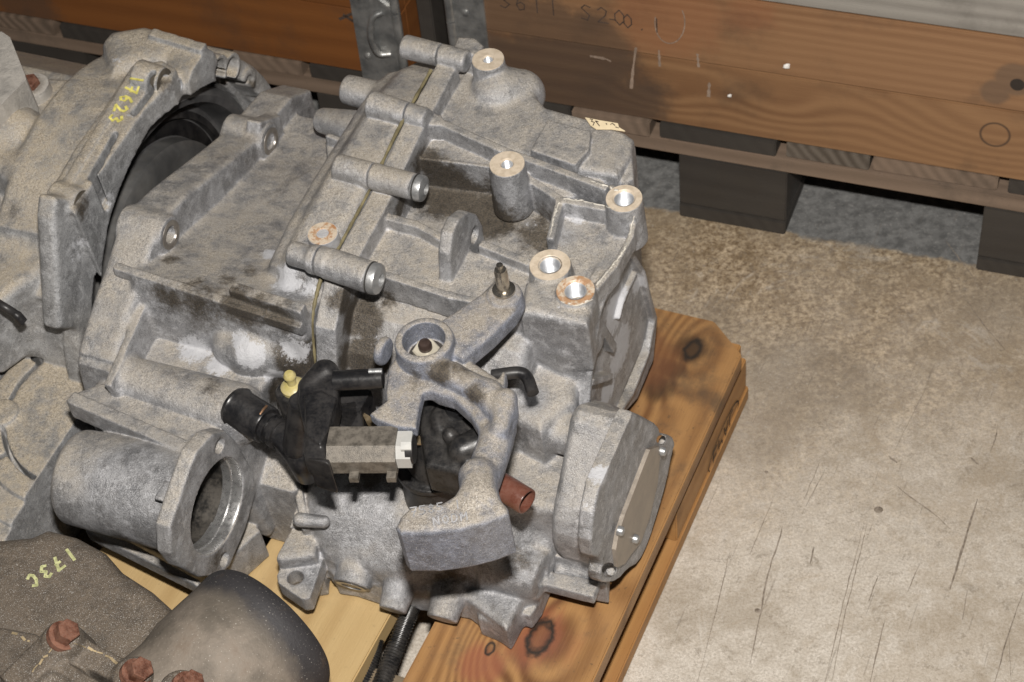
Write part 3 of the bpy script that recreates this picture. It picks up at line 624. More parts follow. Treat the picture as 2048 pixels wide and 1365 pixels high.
# loop lug, tubes with bolts, ear at the top
U0 = pn(940, 430, .285)[0]
g.A([(903, 585), (900, 510), (906, 466), (919, 438), (938, 424), (955, 429), (967, 452), (971, 490), (964, 545), (952, 585)], U0, U0-.013, r=.003, k=.008)
h_ = pa(950, 470, U0); g.wall((U0-.006, h_[1]-.004, h_[2]+.009), (U0-.006, h_[1]+.004, h_[2]+.009), .020, .03, r=.004, k=.001, sub=True) if False else g.cone((U0+.02, h_[1], h_[2]), (U0-.03, h_[1], h_[2]), .0088, k=.001, sub=True)
def tube(a, b, w, r, r2=None, k=.006): p = pn(*a, w); q = pn(*b, w); g.cone(p, q, r, r2, r=.003, k=k); return p, q
TUBES = [((674, 334), (828, 374), .287, .0132, .0132), ((582, 506), (628, 519), .290, .0118, .0118), ((622, 517), (660, 528), .290, .0142, .0142), ((656, 527), (742, 556), .288, .0150, .0152), ((808, 93), (935, 124), .296, .0125, .0115), ((742, 208), (855, 240), .290, .0140, .0110)]
for a_, b_, w_t, r_a, r_b in TUBES: g.cone(pn(*a_, w_t), pn(*b_, w_t), r_a, r_b, r=.0025, k=.005)
# ear near top
g.N([(915, 72), (950, 74), (968, 90), (955, 112), (905, 95)], .300, .27, r=.004); h_ = pn(950, 88, .3); 
# front: shelf, hub pad for the tower, lower case belly
g.N([(985, 835), (1085, 850), (1175, 860), (1180, 905), (1178, 965), (1155, 1038), (1100, 1020), (1000, 1000), (960, 920)], .130, .0, r=.010, k=.012)
g.N([(640, 900), (1010, 900), (1120, 1010), (1100, 1085), (950, 1120), (780, 1130), (640, 1090), (600, 990)], .085, .0, r=.025, k=.02)
g.caps(pn(700, 1020, .07), pn(980, 1050, .07), .045, .05, k=.02)
p = pn(1075, 852, .155); q = pn(1170, 880, .155); g.cone(p, q, .020, .019, r=.002, k=.012); g.cone(q+(q-p)*.3, q-(q-p)*.12, .013, k=.001, sub=True)
p = pn(985, 1118, .055); q = pn(1086, 1155, .055); g.cone(p, q, .030, .023, r=.003, k=.014); g.cone(q+(q-p)*.3, q-(q-p)*.05, .010, k=.001, sub=True)
g.N([(470, 985), (492, 1085), (548, 1098), (570, 1050), (560, 990)], .045, .002, r=.006, k=.008)
g.N([(600, 1000), (612, 1075), (655, 1120), (665, 1145), (700, 1150), (760, 1170), (850, 1180), (930, 1195), (1013, 1258), (1045, 1200), (1075, 1190), (1095, 1140), (1090, 1060), (800, 1000)], .045, .002, r=.006, k=.01)
g.N([(1020, 1180), (1080, 1190), (1073, 1215), (1060, 1232), (1035, 1225)], .03, .005, r=.003)
g.N([(1000, 1185), (1040, 1200), (1018, 1258), (955, 1235), (950, 1190)], .035, .0, r=.005)
g.N([(1090, 1140), (1200, 1160), (1187, 1194), (1090, 1170)], .045, .03, r=.003)
g.A([(1160, 845), (1205, 830), (1235, 900), (1215, 1000), (1178, 1105), (1120, 1120), (1110, 950)], .085, .03, r=.008, k=.014)
# side face left of the tower: upright pads
g.N([(505, 905), (610, 890), (640, 1000), (630, 1110), (560, 1120), (480, 1090), (470, 1000)], .075, .0, r=.006, k=.010)
g.wall(pn(508, 900, .12), pn(575, 1085, .07), .05, .006); g.wall(pn(575, 880, .12), pn(612, 1060, .09), .05, .008); g.wall(pn(540, 880, .125), pn(600, 1050, .08), .04, .03)
g.caps(pn(500, 1085, .045), pn(575, 1105, .045), .014, .014, k=.01)
# lug plate with hole, small lugs (axis towards the viewer)
g.N([(553, 1152), (578, 1086), (650, 1108), (620, 1196), (604, 1199), (556, 1166)], .058, .036, r=.0015, k=.003)
g.wall(pn(578, 1083, .060), pn(650, 1105, .060), .04, .010, k=.004); h_ = pn(590, 1155, .058); g.cone(h_+[0, 0, .02], h_-[0, 0, .06], .0080, k=.001, sub=True)
def blug(x, y, w, r, dep, r2=None, hole=0, k=.008, tilt=-.35):
    p = pn(x, y, w); n = np.array([0.05, .93, tilt]); n /= np.linalg.norm(n); g.cone(p, p-n*dep, r, r2 or r, r=.0015, k=k)
    if hole: g.cone(p+n*.01, p-n*.03, hole, k=.0008, sub=True)
    return p, n
LUG = [blug(703, 1172, .045, .0185, .04, hole=.0), blug(785, 1222, .035, .0135, .05, .019), blug(884, 1240, .028, .0150, .06, .021)]
g.caps(pn(600, 1040, .11), pn(648, 1044, .11), .007, .006, k=.006)
# right: flange disc with a thin rim, ribs
UR = .088
g.A([(1205, 590), (1240, 530), (1262, 498), (1290, 540), (1316, 635), (1308, 720), (1275, 800), (1240, 838), (1185, 845), (1150, 835), (1180, 700)], UR, UR-.030, r=.002, k=.005)
g.A([(1195, 590), (1250, 520), (1262, 600), (1255, 700), (1215, 790), (1160, 800)], UR-.024, .02, r=.006, k=.01)
g.A([(1305, 655), (1311, 668), (1299, 720), (1260, 800), (1246, 818), (1243, 812), (1263, 765), (1291, 700)], UR+.004, UR-.012, r=0, k=.001, sub=True)
def arib(P, u, dep, th, k=.004):
    P = [pa(x, y, u) for x, y in P]
    for a_, b_ in zip(P, P[1:]): g.wall(a_, b_, dep, th, dirn=(-1, 0, 0), k=k, r=.001)
arib([(1262, 503), (1290, 548), (1312, 640), (1300, 708), (1268, 788), (1240, 830)], UR+.007, .012, .006)
arib([(1250, 512), (1222, 565), (1202, 630), (1190, 700), (1184, 770), (1178, 830)], UR+.012, .02, .005); arib([(1276, 545), (1250, 600), (1240, 640)], UR+.006, .01, .004)
arib([(1200, 645), (1232, 698)], UR+.010, .014, .010); arib([(1186, 766), (1226, 754)], UR+.011, .014, .007)
g.wall(pa(1215, 600, UR), pa(1180, 700, UR), .03, .006, dirn=(-1, 0, 0)); g.wall(pa(1180, 700, UR), pa(1172, 830, UR), .03, .006, dirn=(-1, 0, 0))
case = g.mesh('gear_case', M_case, gb); del g
T_case = bvh(case)
setmat(case, casting('cast_aluminium', oil=stains(T_case, [(900, 390, 120, 1.1), (980, 430, 120, 1.1), (1080, 470, 110, .7), (860, 330, 70, .9), (1130, 520, 70, .5), (800, 420, 60, .7), (720, 640, 80, 1.1), (730, 720, 90, 1.3), (690, 600, 60, .9),
   (780, 600, 60, .6), (600, 950, 60, .4), (1200, 1120, 80, .6), (1040, 1120, 60, .6), (740, 950, 90, .7), (900, 1150, 90, .5), (1130, 660, 60, .25)]),
   clean=stains(T_case, [(1230, 620, 110, 1.1), (1240, 700, 110, 1.2), (1285, 560, 70, 1.1), (1215, 780, 80, 1.1), (1150, 740, 60, .5), (1160, 560, 40, .5), (1150, 440, 60, .6), (760, 690, 60, .5), (1140, 450, 60, .5), (1060, 450, 40, .5), (1190, 900, 45, .9), (690, 470, 30, .5)]),  # clean metal; the rim disc's blobs also paint in flash light it misses
   bare=stains(T_case, [(700, 1010, 170, 1.3), (820, 1130, 160, 1.2), (1000, 1150, 160, 1.1), (1110, 690, 130, 1.1), (560, 1000, 140, 1.2), (1060, 800, 80, .8), (1120, 470, 90, .6), (640, 1150, 100, 1.)])))
# ---- end cover
UE = .160
g = Grid((.02, -.34, -.004), (.205, .06, .22), .0015)
prof = [(1243, 812), (1290, 836), (1318, 850), (1322, 872), (1345, 870), (1352, 888), (1345, 905), (1335, 960), (1318, 1020), (1298, 1085), (1278, 1128), (1255, 1140), (1236, 1163), (1210, 1168), (1200, 1158), (1208, 1120), (1180, 1110), (1190, 1000)]
g.A(ch(prof, 1), UE, UE-.014, r=.003)
g.A(ch([(1256, 822), (1305, 838), (1330, 880), (1322, 960), (1292, 1062), (1250, 1130), (1218, 1150), (1204, 1090), (1235, 940)]), UE-.006, .100, r=.009, k=.012)
g.A(ch([(1214, 806), (1250, 816), (1288, 860), (1282, 970), (1236, 1080), (1190, 1135), (1172, 1060), (1200, 900)]), .116, .092, r=.006, k=.010)
Pc = np.array([pa(x, y, .116)[1:] for x, y in ch([(1214, 806), (1250, 816), (1288, 860), (1282, 970), (1236, 1080), (1190, 1135), (1172, 1060), (1200, 900)])]); cc_ = Pc.mean(0)
for f_, u_ in ((.93, .072), (.86, .050), (.78, .021)): g.prism(0, cc_+(Pc-cc_)*f_+np.array([0, -.004*(1-f_)*10]), .10, u_, r=.012, k=.02)
g.A([(1238, 905), (1284, 965), (1238, 1082), (1190, 1138), (1150, 1120), (1190, 1000)], .114, .02, r=.010, k=.016)
g.A(ch([(1240, 830), (1262, 838), (1240, 940), (1212, 1060), (1196, 1090), (1190, 1060), (1215, 930)]), UE-.030, .10, r=.004, k=.006)
g.wall(pn(1100, 1105, .06), pn(1195, 1128, .06), .03, .006)
g.cone(pa(1218, 1140, UE+.008), pa(1218, 1140, UE-.012), .0065, k=.001, sub=True)
g.cone(pa(1322, 880, UE+.008), pa(1322, 880, UE-.012), .0045, k=.001, sub=True)
g.N([(1110, 1075), (1215, 1100), (1212, 1160), (1105, 1140)], .05, .0, r=.012, k=.012)
cover = g.mesh('end_cover', M_cov, gb); del g
T_ = bvh(cover); setmat(cover, casting('cast_aluminium_cover', oil=stains(T_, [(1180, 1120, 90, .5)]), clean=stains(T_, [(1180, 1020, 60, .6), (1200, 950, 50, .9), (1230, 1060, 50, .5)]), dirt=.3, dustk=.8))
M_plate = simple('dusty_steel_plate', (.33, .285, .24), .45, .35, .25, .5, .2, 45)
bm = bmesh.new(); UPp = UE+.004
pl = [(1300, 900), (1318, 893), (1320, 915), (1316, 965), (1300, 1035), (1282, 1085), (1262, 1110), (1250, 1128), (1236, 1135), (1232, 1100), (1238, 1065), (1250, 1030), (1275, 965)]
add_prism(bm, [W(pa(x, y, UPp)) for x, y in pl], -A*.004); bm_obj('cover_plate', bm, M_plate, gb, False, .0006)
M_bolt = simple('zinc_bolt', (.40, .41, .42), .38, .7, .2, .25, .2, 120)
def abolt(x, y, u, r, h, par, name='bolt', mat=None, seg=24, hole=False):
    c = W(pa(x, y, u)); bm = bmesh.new(); add_lathe(bm, c, A, [(r, -.002), (r, h*.45), (r*.86, h*.8), (r*.5, h), (0, h*1.02)], seg); return bm_obj(name, bm, mat or M_bolt, par, True)
for x, y in ((1325, 903), (1240, 1062), (1270, 1078)): abolt(x, y, UPp+.001, .0046, .004, gb)
# ---- bell housing
g = Grid((-.405, -.61, -.004), (-.1553, .12, .312), .0016)
g.prism(0, [(-.47, .0), (-.48, .18), (-.44, .205), (-.375, .215), (-.27, .238), (-.175, .262), (-.10, .238), (-.045, .203), (-.03, .12), (-.03, 0)], -.379, -.340, r=.004)
g.A([(152, 705), (207, 537), (228, 472), (247, 425), (300, 375), (478, 238), (560, 400), (500, 800), (200, 800)], -.380, -.337, r=.006)
g.prism(0, [(-.44, .0), (-.44, .18), (-.38, .188), (-.27, .212), (-.18, .240), (-.128, .2585), (-.119, .257), (-.112, .235), (-.10, .16), (-.06, .12), (-.03, .10), (-.03, 0)], -.345, -.155, r=.008, k=.012)
# lugs with holes on the inner flange face
for (x, y, r) in ((541, 283, .019), (341, 470, .0185)):
    p = pa(x, y, -.332); g.cone(p, p-[.05, 0, 0], r, r*1.1, r=.002, k=.010); g.cone(p+[.01, 0, 0], p-[.045, 0, 0], .0085, k=.001, sub=True)
g.A([(520, 245), (562, 232), (575, 290), (560, 330), (520, 300)], -.335, -.352, r=.002, k=.006)
# top skin, mating drum with its rounded shoulder
g.prism(0, [(-.52, .05), (-.515, .236), (-.45, .27), (-.393, .284), (-.281, .284), (-.221, .277), (-.172, .268), (-.150, .240), (-.13, .15), (-.13, .05)], -.206, -.156, r=.012, k=.018)
g.prism(0, [(-.50, .05), (-.49, .225), (-.45, .262), (-.393, .272), (-.281, .272), (-.221, .268), (-.172, .258), (-.150, .20), (-.14, .05)], -.225, -.156, r=.015, k=.02)
for a_, b_, w_t, r_a, r_b in TUBES: g.cone(pn(*a_, w_t), pn(*b_, w_t), r_a, r_b, r=.0025, k=.005)
g.cone(pn(690, 178, .245), pn(780, 200, .245), .0155, .017, r=.004, k=.012); g.cone(pn(640, 240, .22), pn(740, 262, .235), .013, .02, r=.004, k=.012)
g.wall(pn(652, 268, .245), pn(700, 285, .245), .05, .006)
g.N([(650, 272), (700, 275), (680, 330), (655, 325)], .232, .18, r=.003)
# ridge that overhangs the front recess
g.wall(pn(228, 530, .262), pn(620, 655, .2555), .012, .009, k=.003); g.wall(pn(232, 527, .2625), pn(622, 648, .2565), .004, .004, k=.002)
g.wall(pn(462, 571, .270), pn(616, 620, .270), .03, .012, r=.002, k=.004)
# front recess frame, bulge and horizontal flange bar
g.wall(pn(305, 560, .235), pn(213, 772, .216), .06, .008, dirn=(0, -.8, -.6), k=.012)
p = pn(262, 745, .205); q = pn(468, 815, .195); g.caps(p-[0, 0, .012], q-[0, 0, .010], .022, .030, k=.02)
p = pn(510, 700, .20); q = pn(600, 700, .20); g.cone(p, q, .026, .024, r=.004, k=.014)
p = pn(470, 690, .20); g.caps(p, pn(500, 700, .2), .022, .026, k=.014)
g.N([(135, 790), (205, 765), (400, 835), (440, 860), (420, 880), (385, 905)], .197, .183, r=.003, k=.004)
g.wall(pn(139, 792, .204), pn(388, 900, .204), .026, .014, k=.004)
g.N([(180, 770), (230, 740), (450, 830), (400, 870)], .190, .13, r=.008, k=.01)
g.prism(0, [(-.2, .02), (-.2, .19), (-.02, .19), (.0, .17), (.0, .12), (-.02, .02)], -.335, -.195, r=.008)
# starter barrel
p = pa(432, 1012, -.192); q = p-[.150, -.010, .002]; g.cone(p, q, .0530, .0455, r=.008, k=.004)
g.A([(425, 868), (452, 862), (472, 880), (510, 945), (514, 985), (492, 1060), (460, 1135), (440, 1152), (400, 1156), (362, 1135), (343, 1110), (340, 1055), (372, 960), (392, 905)], -.190, -.206, r=.003, k=.003)
g.cone(p+[.02, 0, 0], p-[.010, 0, 0], .0465, r=0, k=.001, sub=True); g.cone(p, p-[.100, -.0067, .0013], .0465, .0440, r=0, k=.001, sub=True)
for x, y in ((440, 893), (449, 1120)):
    c = pa(x, y, -.19); g.cone(c+[.01, 0, 0], c-[.03, 0, 0], .0075, k=.001, sub=True)
g.wall(pa(345, 968, -.212), pa(322, 1005, -.212), .004, .014, dirn=(0, -1, .4), k=.003)
g.N([(320, 962), (352, 968), (345, 1035), (318, 1000), (330, 985)], .165, .13, r=.002, k=.004)
# plate and foot below the barrel
g.N([(175, 1035), (345, 1130), (400, 1160), (395, 1172), (170, 1060)], .075, .055, r=.003)
g.N([(170, 1040), (420, 1150), (520, 1060), (400, 900), (250, 880)], .05, .002, r=.004)
bell = g.mesh('bell_housing', M_bell, gb); del g
T_bell = bvh(bell); M_bell = casting('cast_aluminium_housing', oil=stains(T_bell, [(400, 610, 110, .62), (480, 620, 110, .75), (560, 640, 80, .8), (340, 600, 80, .6), (600, 720, 90, 1.2), (570, 780, 70, 1.1), (450, 560, 50, .6), (520, 610, 60, .7), (600, 560, 40, .6), (680, 600, 40, .8), (250, 1080, 90, .45), (430, 1130, 60, .5), (420, 770, 70, .45), (640, 560, 50, .4), (340, 520, 40, .5), (500, 540, 50, .5)]),
   clean=stains(T_bell, [(390, 700, 75, .9), (440, 730, 60, 1.0), (500, 710, 60, 1.2), (480, 680, 50, .8), (590, 700, 70, .9), (550, 750, 50, .9), (575, 560, 70, .9), (540, 510, 50, .8), (620, 580, 50, .7), (660, 540, 60, .5)]),
   bare=stains(T_bell, [(260, 980, 190, 1.2), (400, 1010, 130, .8), (190, 620, 60, .5), (590, 570, 90, .9), (680, 540, 90, .9), (700, 350, 90, .5)]))
setmat(bell, M_bell)
M_mach = simple('machined_aluminium', (.58, .58, .58), .28, .85, .15, .1, .15, 200)
bm = bmesh.new()   # machined bore ring of the starter opening
c0 = W(pa(432, 1012, -.192)); prof = [(.0475, .0006), (.0462, .0008), (.0455, -.001), (.0455, -.010), (.0440, -.0102), (.0440, -.020)]
e1, e2, n_ = frame(A)
rings = [[c0+A*h+(e1*math.cos(t)+e2*math.sin(t))*r for t in np.arange(56)*2*math.pi/56] for r, h in prof]; add_rings(bm, rings, False, False)
bm_obj('machined_bore', bm, M_mach, gb, True)
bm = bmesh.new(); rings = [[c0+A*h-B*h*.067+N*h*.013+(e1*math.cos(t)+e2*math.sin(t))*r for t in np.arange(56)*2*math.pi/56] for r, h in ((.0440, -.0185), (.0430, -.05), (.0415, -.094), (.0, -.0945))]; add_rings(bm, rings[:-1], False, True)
bm_obj('bore_shade_lining', bm, simple('bore_shade_black', (.022, .021, .020), .45, .3, .4, .2, .2, 40), gb, True)  # added lining: its near-black colour paints the shade inside the starter opening
# sealant bead along the joint
M_seal = simple('olive_sealant', (.16, .135, .07), .7, 0, .4)
bm = bmesh.new()
add_tube(bm, spline([W(np.array([-.1555, v, w])) for v, w in ((-.43, .2945), (-.351, .2895), (-.30, .281), (-.268, .2755), (-.20, .270), (-.165, .2695), (-.140, .253), (-.128, .235), (-.115, .19))], 9), list(.0012+.0010*rng.rand(9*8+1)), 8)
bm_obj('sealant_bead', bm, M_seal, gb, True)
# ---- machined boss faces with threads
M_face = {}
def facemat(nm, rust):
    t = NT(nm); n1 = t.noise(160, 5, .7); c = t.mix(t.rng(n1, .3, .7), (.46, .38, .285), (.62, .53, .42)); c = t.mix(t.math('MULTIPLY', t.rng(n1, .55, .68), rust), c, (.30, .12, .035))
    if rust > .5: c = t.mix(t.math('MULTIPLY', t.rng(t.noise(95, 5, .7), .44, .56), .7), c, (.33, .14, .04))
    return t.out(c, .5, .05, t.bump(n1, .15, .0005))
Mf0 = facemat('machined_face', .1); Mf1 = facemat('machined_face_rusty', .9)
M_thr = simple('thread_steel', (.60, .62, .65), .42, .7, .1, 0, .1)
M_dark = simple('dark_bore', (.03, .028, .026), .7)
def face(p, r, rh, mat, par):
    c = W(p); bm = bmesh.new(); e1, e2, n_ = frame(N); sg_ = 44
    prof = [(r*.985, -.0006), (r*.97, .0005), (rh*1.25, .0005), (rh*1.02, -.0012)]
    rings = [[c+N*h+(e1*math.cos(t)+e2*math.sin(t))*q for t in np.arange(sg_)*2*math.pi/sg_] for q, h in prof]
    add_rings(bm, rings, False, False); f = bm_obj('machined_face', bm, mat, par, False)
    bm = bmesh.new(); prof = []; z_ = -.0012
    while z_ > -.026: prof += [(rh*1.03, z_), (rh*.86, z_-.0010)]; z_ -= .0021
    rings = [[c+N*h+(e1*math.cos(t)+e2*math.sin(t))*q for t in np.arange(32)*2*math.pi/32] for q, h in prof]; add_rings(bm, rings, False, False); bm_obj('thread', bm, M_thr, f, False)
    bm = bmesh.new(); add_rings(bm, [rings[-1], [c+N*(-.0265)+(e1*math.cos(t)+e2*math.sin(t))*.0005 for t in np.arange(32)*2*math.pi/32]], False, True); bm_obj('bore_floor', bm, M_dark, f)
for i, (p, r, rh) in enumerate(zip(BO, BR, BH)): face(p, r, rh, Mf1 if i == 4 else Mf0, gb)
M_crust = simple('pale_casting_flash', (.55, .52, .46), .6, .2, .3)
bm = bmesh.new()
for P in ([(1128, 398), (1165, 402), (1205, 412), (1235, 420)], [(1180, 362), (1215, 374), (1240, 384)], [(1268, 432), (1263, 455), (1256, 485), (1243, 510), (1225, 532), (1205, 556), (1192, 572)], [(1185, 600), (1150, 612), (1118, 600)], [(1100, 470), (1108, 430), (1120, 402)]):
    pts = [p for p in (drape(T_case, x+rng.randn()*.8, y+rng.randn()*.8, .0002) for x, y in [tuple(np.array(P[i])*(1-t)+np.array(P[i+1])*t) for i in range(len(P)-1) for t in np.arange(8)/8]) if p is not None]
    if len(pts) > 3: add_tube(bm, pts, list(.0004+.0011*rng.rand(len(pts))**2), 6)
tag(bm_obj('casting_flash', bm, M_crust, gb), kind='stuff')
# sensor boss near the seam: rust-stained pad
p = pn(645, 467, .2835); face(p, .0145, .0052, Mf1, gb)
bm = bmesh.new(); add_lathe(bm, W(p-[0, 0, .02]), N, [(.0152, 0), (.0148, .0196)], 32); bm_obj('boss', bm, M_bell, gb, True)
# axial housing bolts
def hbolt(x, y, w, r):
    c = W(pn(x, y, w)); bm = bmesh.new(); add_lathe(bm, c, A, [(r, -.003), (r, .004), (r*.93, .0062), (r*.42, .0085), (r*.40, .004), (0, .0035)], 32)
    b = bm_obj('bolt', bm, M_bolt, gb, True); bm = bmesh.new(); add_lathe(bm, c, A, [(r*1.04, -.002), (r*1.04, -.0005)], 32); bm_obj('washer', bm, M_dark, b, True)
hbolt(836, 376, .287, .0130); hbolt(746, 557, .288, .0150)
M_hole_ring = simple('worn_ring', (.24, .22, .20), .35, .6)
for (x, y) in ((541, 283), (341, 470)):
    c = W(pa(x, y, -.332)); bm = bmesh.new(); e1, e2, n_ = frame(A)
    rings = [[c+A*h+(e1*math.cos(t)+e2*math.sin(t))*q for t in np.arange(36)*2*math.pi/36] for q, h in ((.0150, .0004), (.0148, .0010), (.0098, .0010), (.0088, -.001), (.0086, -.02))]
    add_rings(bm, rings, False, False); bm_obj('worn_bolt_seat', bm, M_hole_ring, gb, False)
for (p, n), (ro, ri) in zip(LUG[:1], ((.0115, .006),)):
    c = W(p); nn = A*n[0]+B*n[1]+N*n[2]; bm = bmesh.new(); e1, e2, n_ = frame(nn)
    rings = [[c+n_*h+(e1*math.cos(t)+e2*math.sin(t))*q for t in np.arange(30)*2*math.pi/30] for q, h in ((.0155, .0008), (.0105, .0012), (.0095, -.002), (.0045, -.0015), (.0042, .0008), (.0, .0009))]
    add_rings(bm, rings[:-1], False, True); bm_obj('drain_plug', bm, M_bolt, gb, False)
# paper tape with handwriting
M_tape = simple('cream_tape', (.72, .60, .40), .6, 0, .06)
TP = [(1170, 235), (1200, 241), (1236, 247), (1238, 255), (1250, 262), (1222, 258), (1192, 258), (1180, 250)]
bm = bmesh.new(); add_prism(bm, [W(pn(x, y, .2765)) for x, y in TP], -N*.0012); lab = bm_obj('paper_tape', bm, M_tape, gb)
bm = bmesh.new()
for st in ([(1180, 239), (1185, 240), (1183, 244), (1189, 246), (1186, 252)], [(1191, 243), (1199, 253)], [(1192, 243), (1197, 245)], [(1212, 248), (1214, 250)], [(1221, 250), (1225, 248), (1230, 252)], [(1231, 255), (1237, 257)]):
    ribbon(bm, [W(pn(x, y, .2770)) for x, y in st], .0009, N)
bm_obj('tape_writing', bm, M_pen, lab)

M_blk = simple('black_plastic', (.013, .013, .0145), .34, 0, .3, .05, .15, 50, .4)
M_blkd = simple('dusty_black_plastic', (.015, .015, .016), .40, 0, .3, .07, .2, 90, .4)
# ---- selector lever with counterweight (own casting, stands free above the case)
g = Grid((-.14, -.25, .20), (.165, .145, .325), .0011)
hub = pn(847, 678, .303)
g.cone(hub, hub-[0, 0, .036], .0262, .0275, r=.004, k=.003)
g.N([(878, 640), (960, 585), (985, 560), (1015, 552), (1040, 572), (1044, 598), (1030, 622), (985, 668), (925, 718), (890, 700)], .293, .270, r=.006, k=.006)
g.cone(pn(1008, 585, .297), pn(1008, 585, .297)-[0, 0, .02], .0155, .018, r=.004, k=.006)
g.N([(800, 700), (776, 735), (770, 780), (772, 800), (738, 826), (752, 838), (790, 852), (832, 856), (838, 815), (845, 785), (870, 780), (905, 790), (925, 720)], .283, .268, r=.004, k=.006)
g.cone(pn(758, 700, .262), pn(775, 705, .262), .0135, .0135, r=.004, k=.005)
g.caps(pn(858, 735, .286), pn(905, 752, .288), .012, .011, k=.010); g.caps(pn(905, 752, .288), pn(975, 790, .284), .011, .013, k=.010); g.caps(pn(975, 790, .284), pn(1005, 830, .282), .013, .014, k=.01)
g.N([(850, 715), (905, 705), (950, 722), (995, 752), (1005, 735), (1012, 742), (1008, 775), (1030, 795), (1030, 840), (1012, 900), (995, 945), (978, 985), (930, 985), (940, 955), (958, 915), (968, 885), (960, 862), (938, 825), (905, 795), (870, 785), (850, 770)], .284, .262, r=.007, k=.008)
g.caps(pn(1012, 800, .29), pn(1000, 860, .289), .010, .008, k=.010)
g.caps(pn(990, 880, .276), pn(965, 960, .276), .014, .015, k=.012)
g.N([(790, 1052), (800, 1030), (820, 1012), (850, 1004), (882, 1004), (905, 990), (930, 965), (975, 965), (1000, 995), (1015, 1012), (1017, 1026), (975, 1042), (920, 1056), (860, 1064), (800, 1064)], .300, .238, r=.006, k=.008)
g.caps(pn(955, 955, .285), pn(960, 1000, .291), .016, .016, k=.012)
g.cone(hub+[0, 0, .01], hub-[0, 0, .022], .0192, .0185, r=.001, k=.002, sub=True)
def letterN(ch, x, y, w): pass
lever = g.mesh('selector_lever', M_lev, gb); del g
T_lev = bvh(lever); setmat(lever, casting('dusty_lever_casting', base=(.25, .27, .33), dust=(.33, .295, .25), dustk=1.0, dirt=.4, metal=.35, rough=.55, oil=stains(T_lev, [(880, 745, 45, .9), (950, 790, 45, .8), (920, 740, 50, .6), (1000, 610, 50, .5), (830, 760, 40, .5), (850, 830, 30, .5)])))
bm = bmesh.new(); c = W(hub-[0, 0, .0225]); add_lathe(bm, c, N, [(.0122, .001), (.0122, .0085), (.0108, .0100)], 6)
nut = bm_obj('hex_nut', bm, simple('galvanised_nut', (.62, .57, .46), .35, .35, .15, .1), lever)
bm = bmesh.new(); add_lathe(bm, c, N, [(.0165, .0), (.0165, .0012), (.0160, .0018)], 30); bm_obj('nut_washer', bm, simple('dark_washer', (.07, .062, .055), .5, .4), nut)
bm = bmesh.new(); add_lathe(bm, c, N, [(.0062, .008), (.0062, .0145), (.0050, .0175), (0, .019)], 24); bm_obj('stud', bm, simple('dark_stud', (.045, .03, .025), .35), nut, True)
bm = bmesh.new(); add_lathe(bm, W(hub-[0, 0, .034]), N, [(.017, -.15), (.017, -.05), (.012, -.045), (.012, .004)], 30); bm_obj('selector_shaft', bm, M_blkd, gb, True)
M_steel = simple('polished_steel', (.50, .46, .40), .22, .95, .25, .15, .15, 120)
c = W(pn(1008, 582, .297)); bm = bmesh.new(); add_lathe(bm, c, N, [(.0105, -.002), (.0105, .0025), (.0085, .0035), (.0060, .0036), (.0060, .026), (.0052, .0275), (.0052, .0285), (.0028, .029), (.0026, .0315), (.0034, .0325), (.0030, .0345), (0, .0355)], 28)
bm_obj('ball_pin', bm, M_steel, lever, True)
# cast characters on the weight
M_lev2 = simple('raised_casting_mark', (.30, .30, .31), .6, .1)
bm = bmesh.new(); q0 = W(pn(822, 1034, .3004)); exx = W(pn(870, 1026, .3004))-q0; exx /= np.linalg.norm(exx); eyy = np.cross(N, exx)
write(bm, '7585 1', q0, exx, eyy, .0085, .0011, N, 1.0, .6); write(bm, 'NODM', W(pn(868, 1052, .3004)), exx, eyy, .0080, .0011, N, 1.1, .6); bm_obj('cast_number', bm, M_lev2, lever)

# ---- black selector tower, bracket, sensor, hoses
g = Grid((-.12, -.23, .08), (.12, .02, .26), .0016)
b0 = pn(885, 985, .115); b1 = pn(898, 925, .185); b2 = pn(915, 840, .235)
g.cone(b0, [b0[0], b0[1], .165], .036, .033, r=.003, k=.006); g.cone([b0[0], b0[1], .160], [b0[0], b0[1], .168], .0375, .0375, r=.001, k=.002)
g.cone([b0[0], b0[1], .165], b2, .031, .022, r=.006, k=.010)
g.N([(845, 790), (870, 783), (965, 830), (985, 900), (940, 950), (850, 930), (838, 850)], .232, .19, r=.006, k=.01)
g.caps(pn(925, 900, .235), pn(965, 885, .235), .013, .015, k=.01); g.caps(pn(900, 870, .24), pn(930, 915, .225), .007, .007, k=.006)
g.cone(pn(930, 925, .225), pn(985, 960, .215), .014, .012, r=.003, k=.006)
g.mesh('selector_tower', M_blkd, gb); del g
bm = bmesh.new(); add_lathe(bm, W(pn(915, 815, .240)), N*.8+B*.5, [(.0125, -.004), (.0125, 0), (.0115, .004), (.008, .0075), (.003, .009), (0, .0092)], 26); bm_obj('breather_cap', bm, simple('glossy_black', (.012, .012, .013), .12), gb, True)
# bent selector rod behind the lever
bm = bmesh.new(); add_tube(bm, spline([W(pn(985, 752, .262)), W(pn(1010, 748, .264)), W(pn(1040, 746, .264)), W(pn(1055, 757, .262)), W(pn(1066, 787, .260))], 7), .0056, 14); bm_obj('bent_rod', bm, M_blk, gb, True)
# brown connector
M_br = simple('brown_plastic', (.115, .040, .026), .3, 0, .15, .1, .1, 60)
bm = bmesh.new(); a_ = W(pn(985, 962, .235)); b_ = W(pn(1054, 1004, .235)); n_ = (b_-a_)/np.linalg.norm(b_-a_); Lb = np.linalg.norm(b_-a_)
add_lathe(bm, a_, n_, [(.0112, 0), (.0120, .004), (.0118, Lb-.001), (.0114, Lb), (.0100, Lb), (.0100, Lb-.016), (0, Lb-.0165)], 32); con = bm_obj('brown_connector', bm, M_br, gb, True)
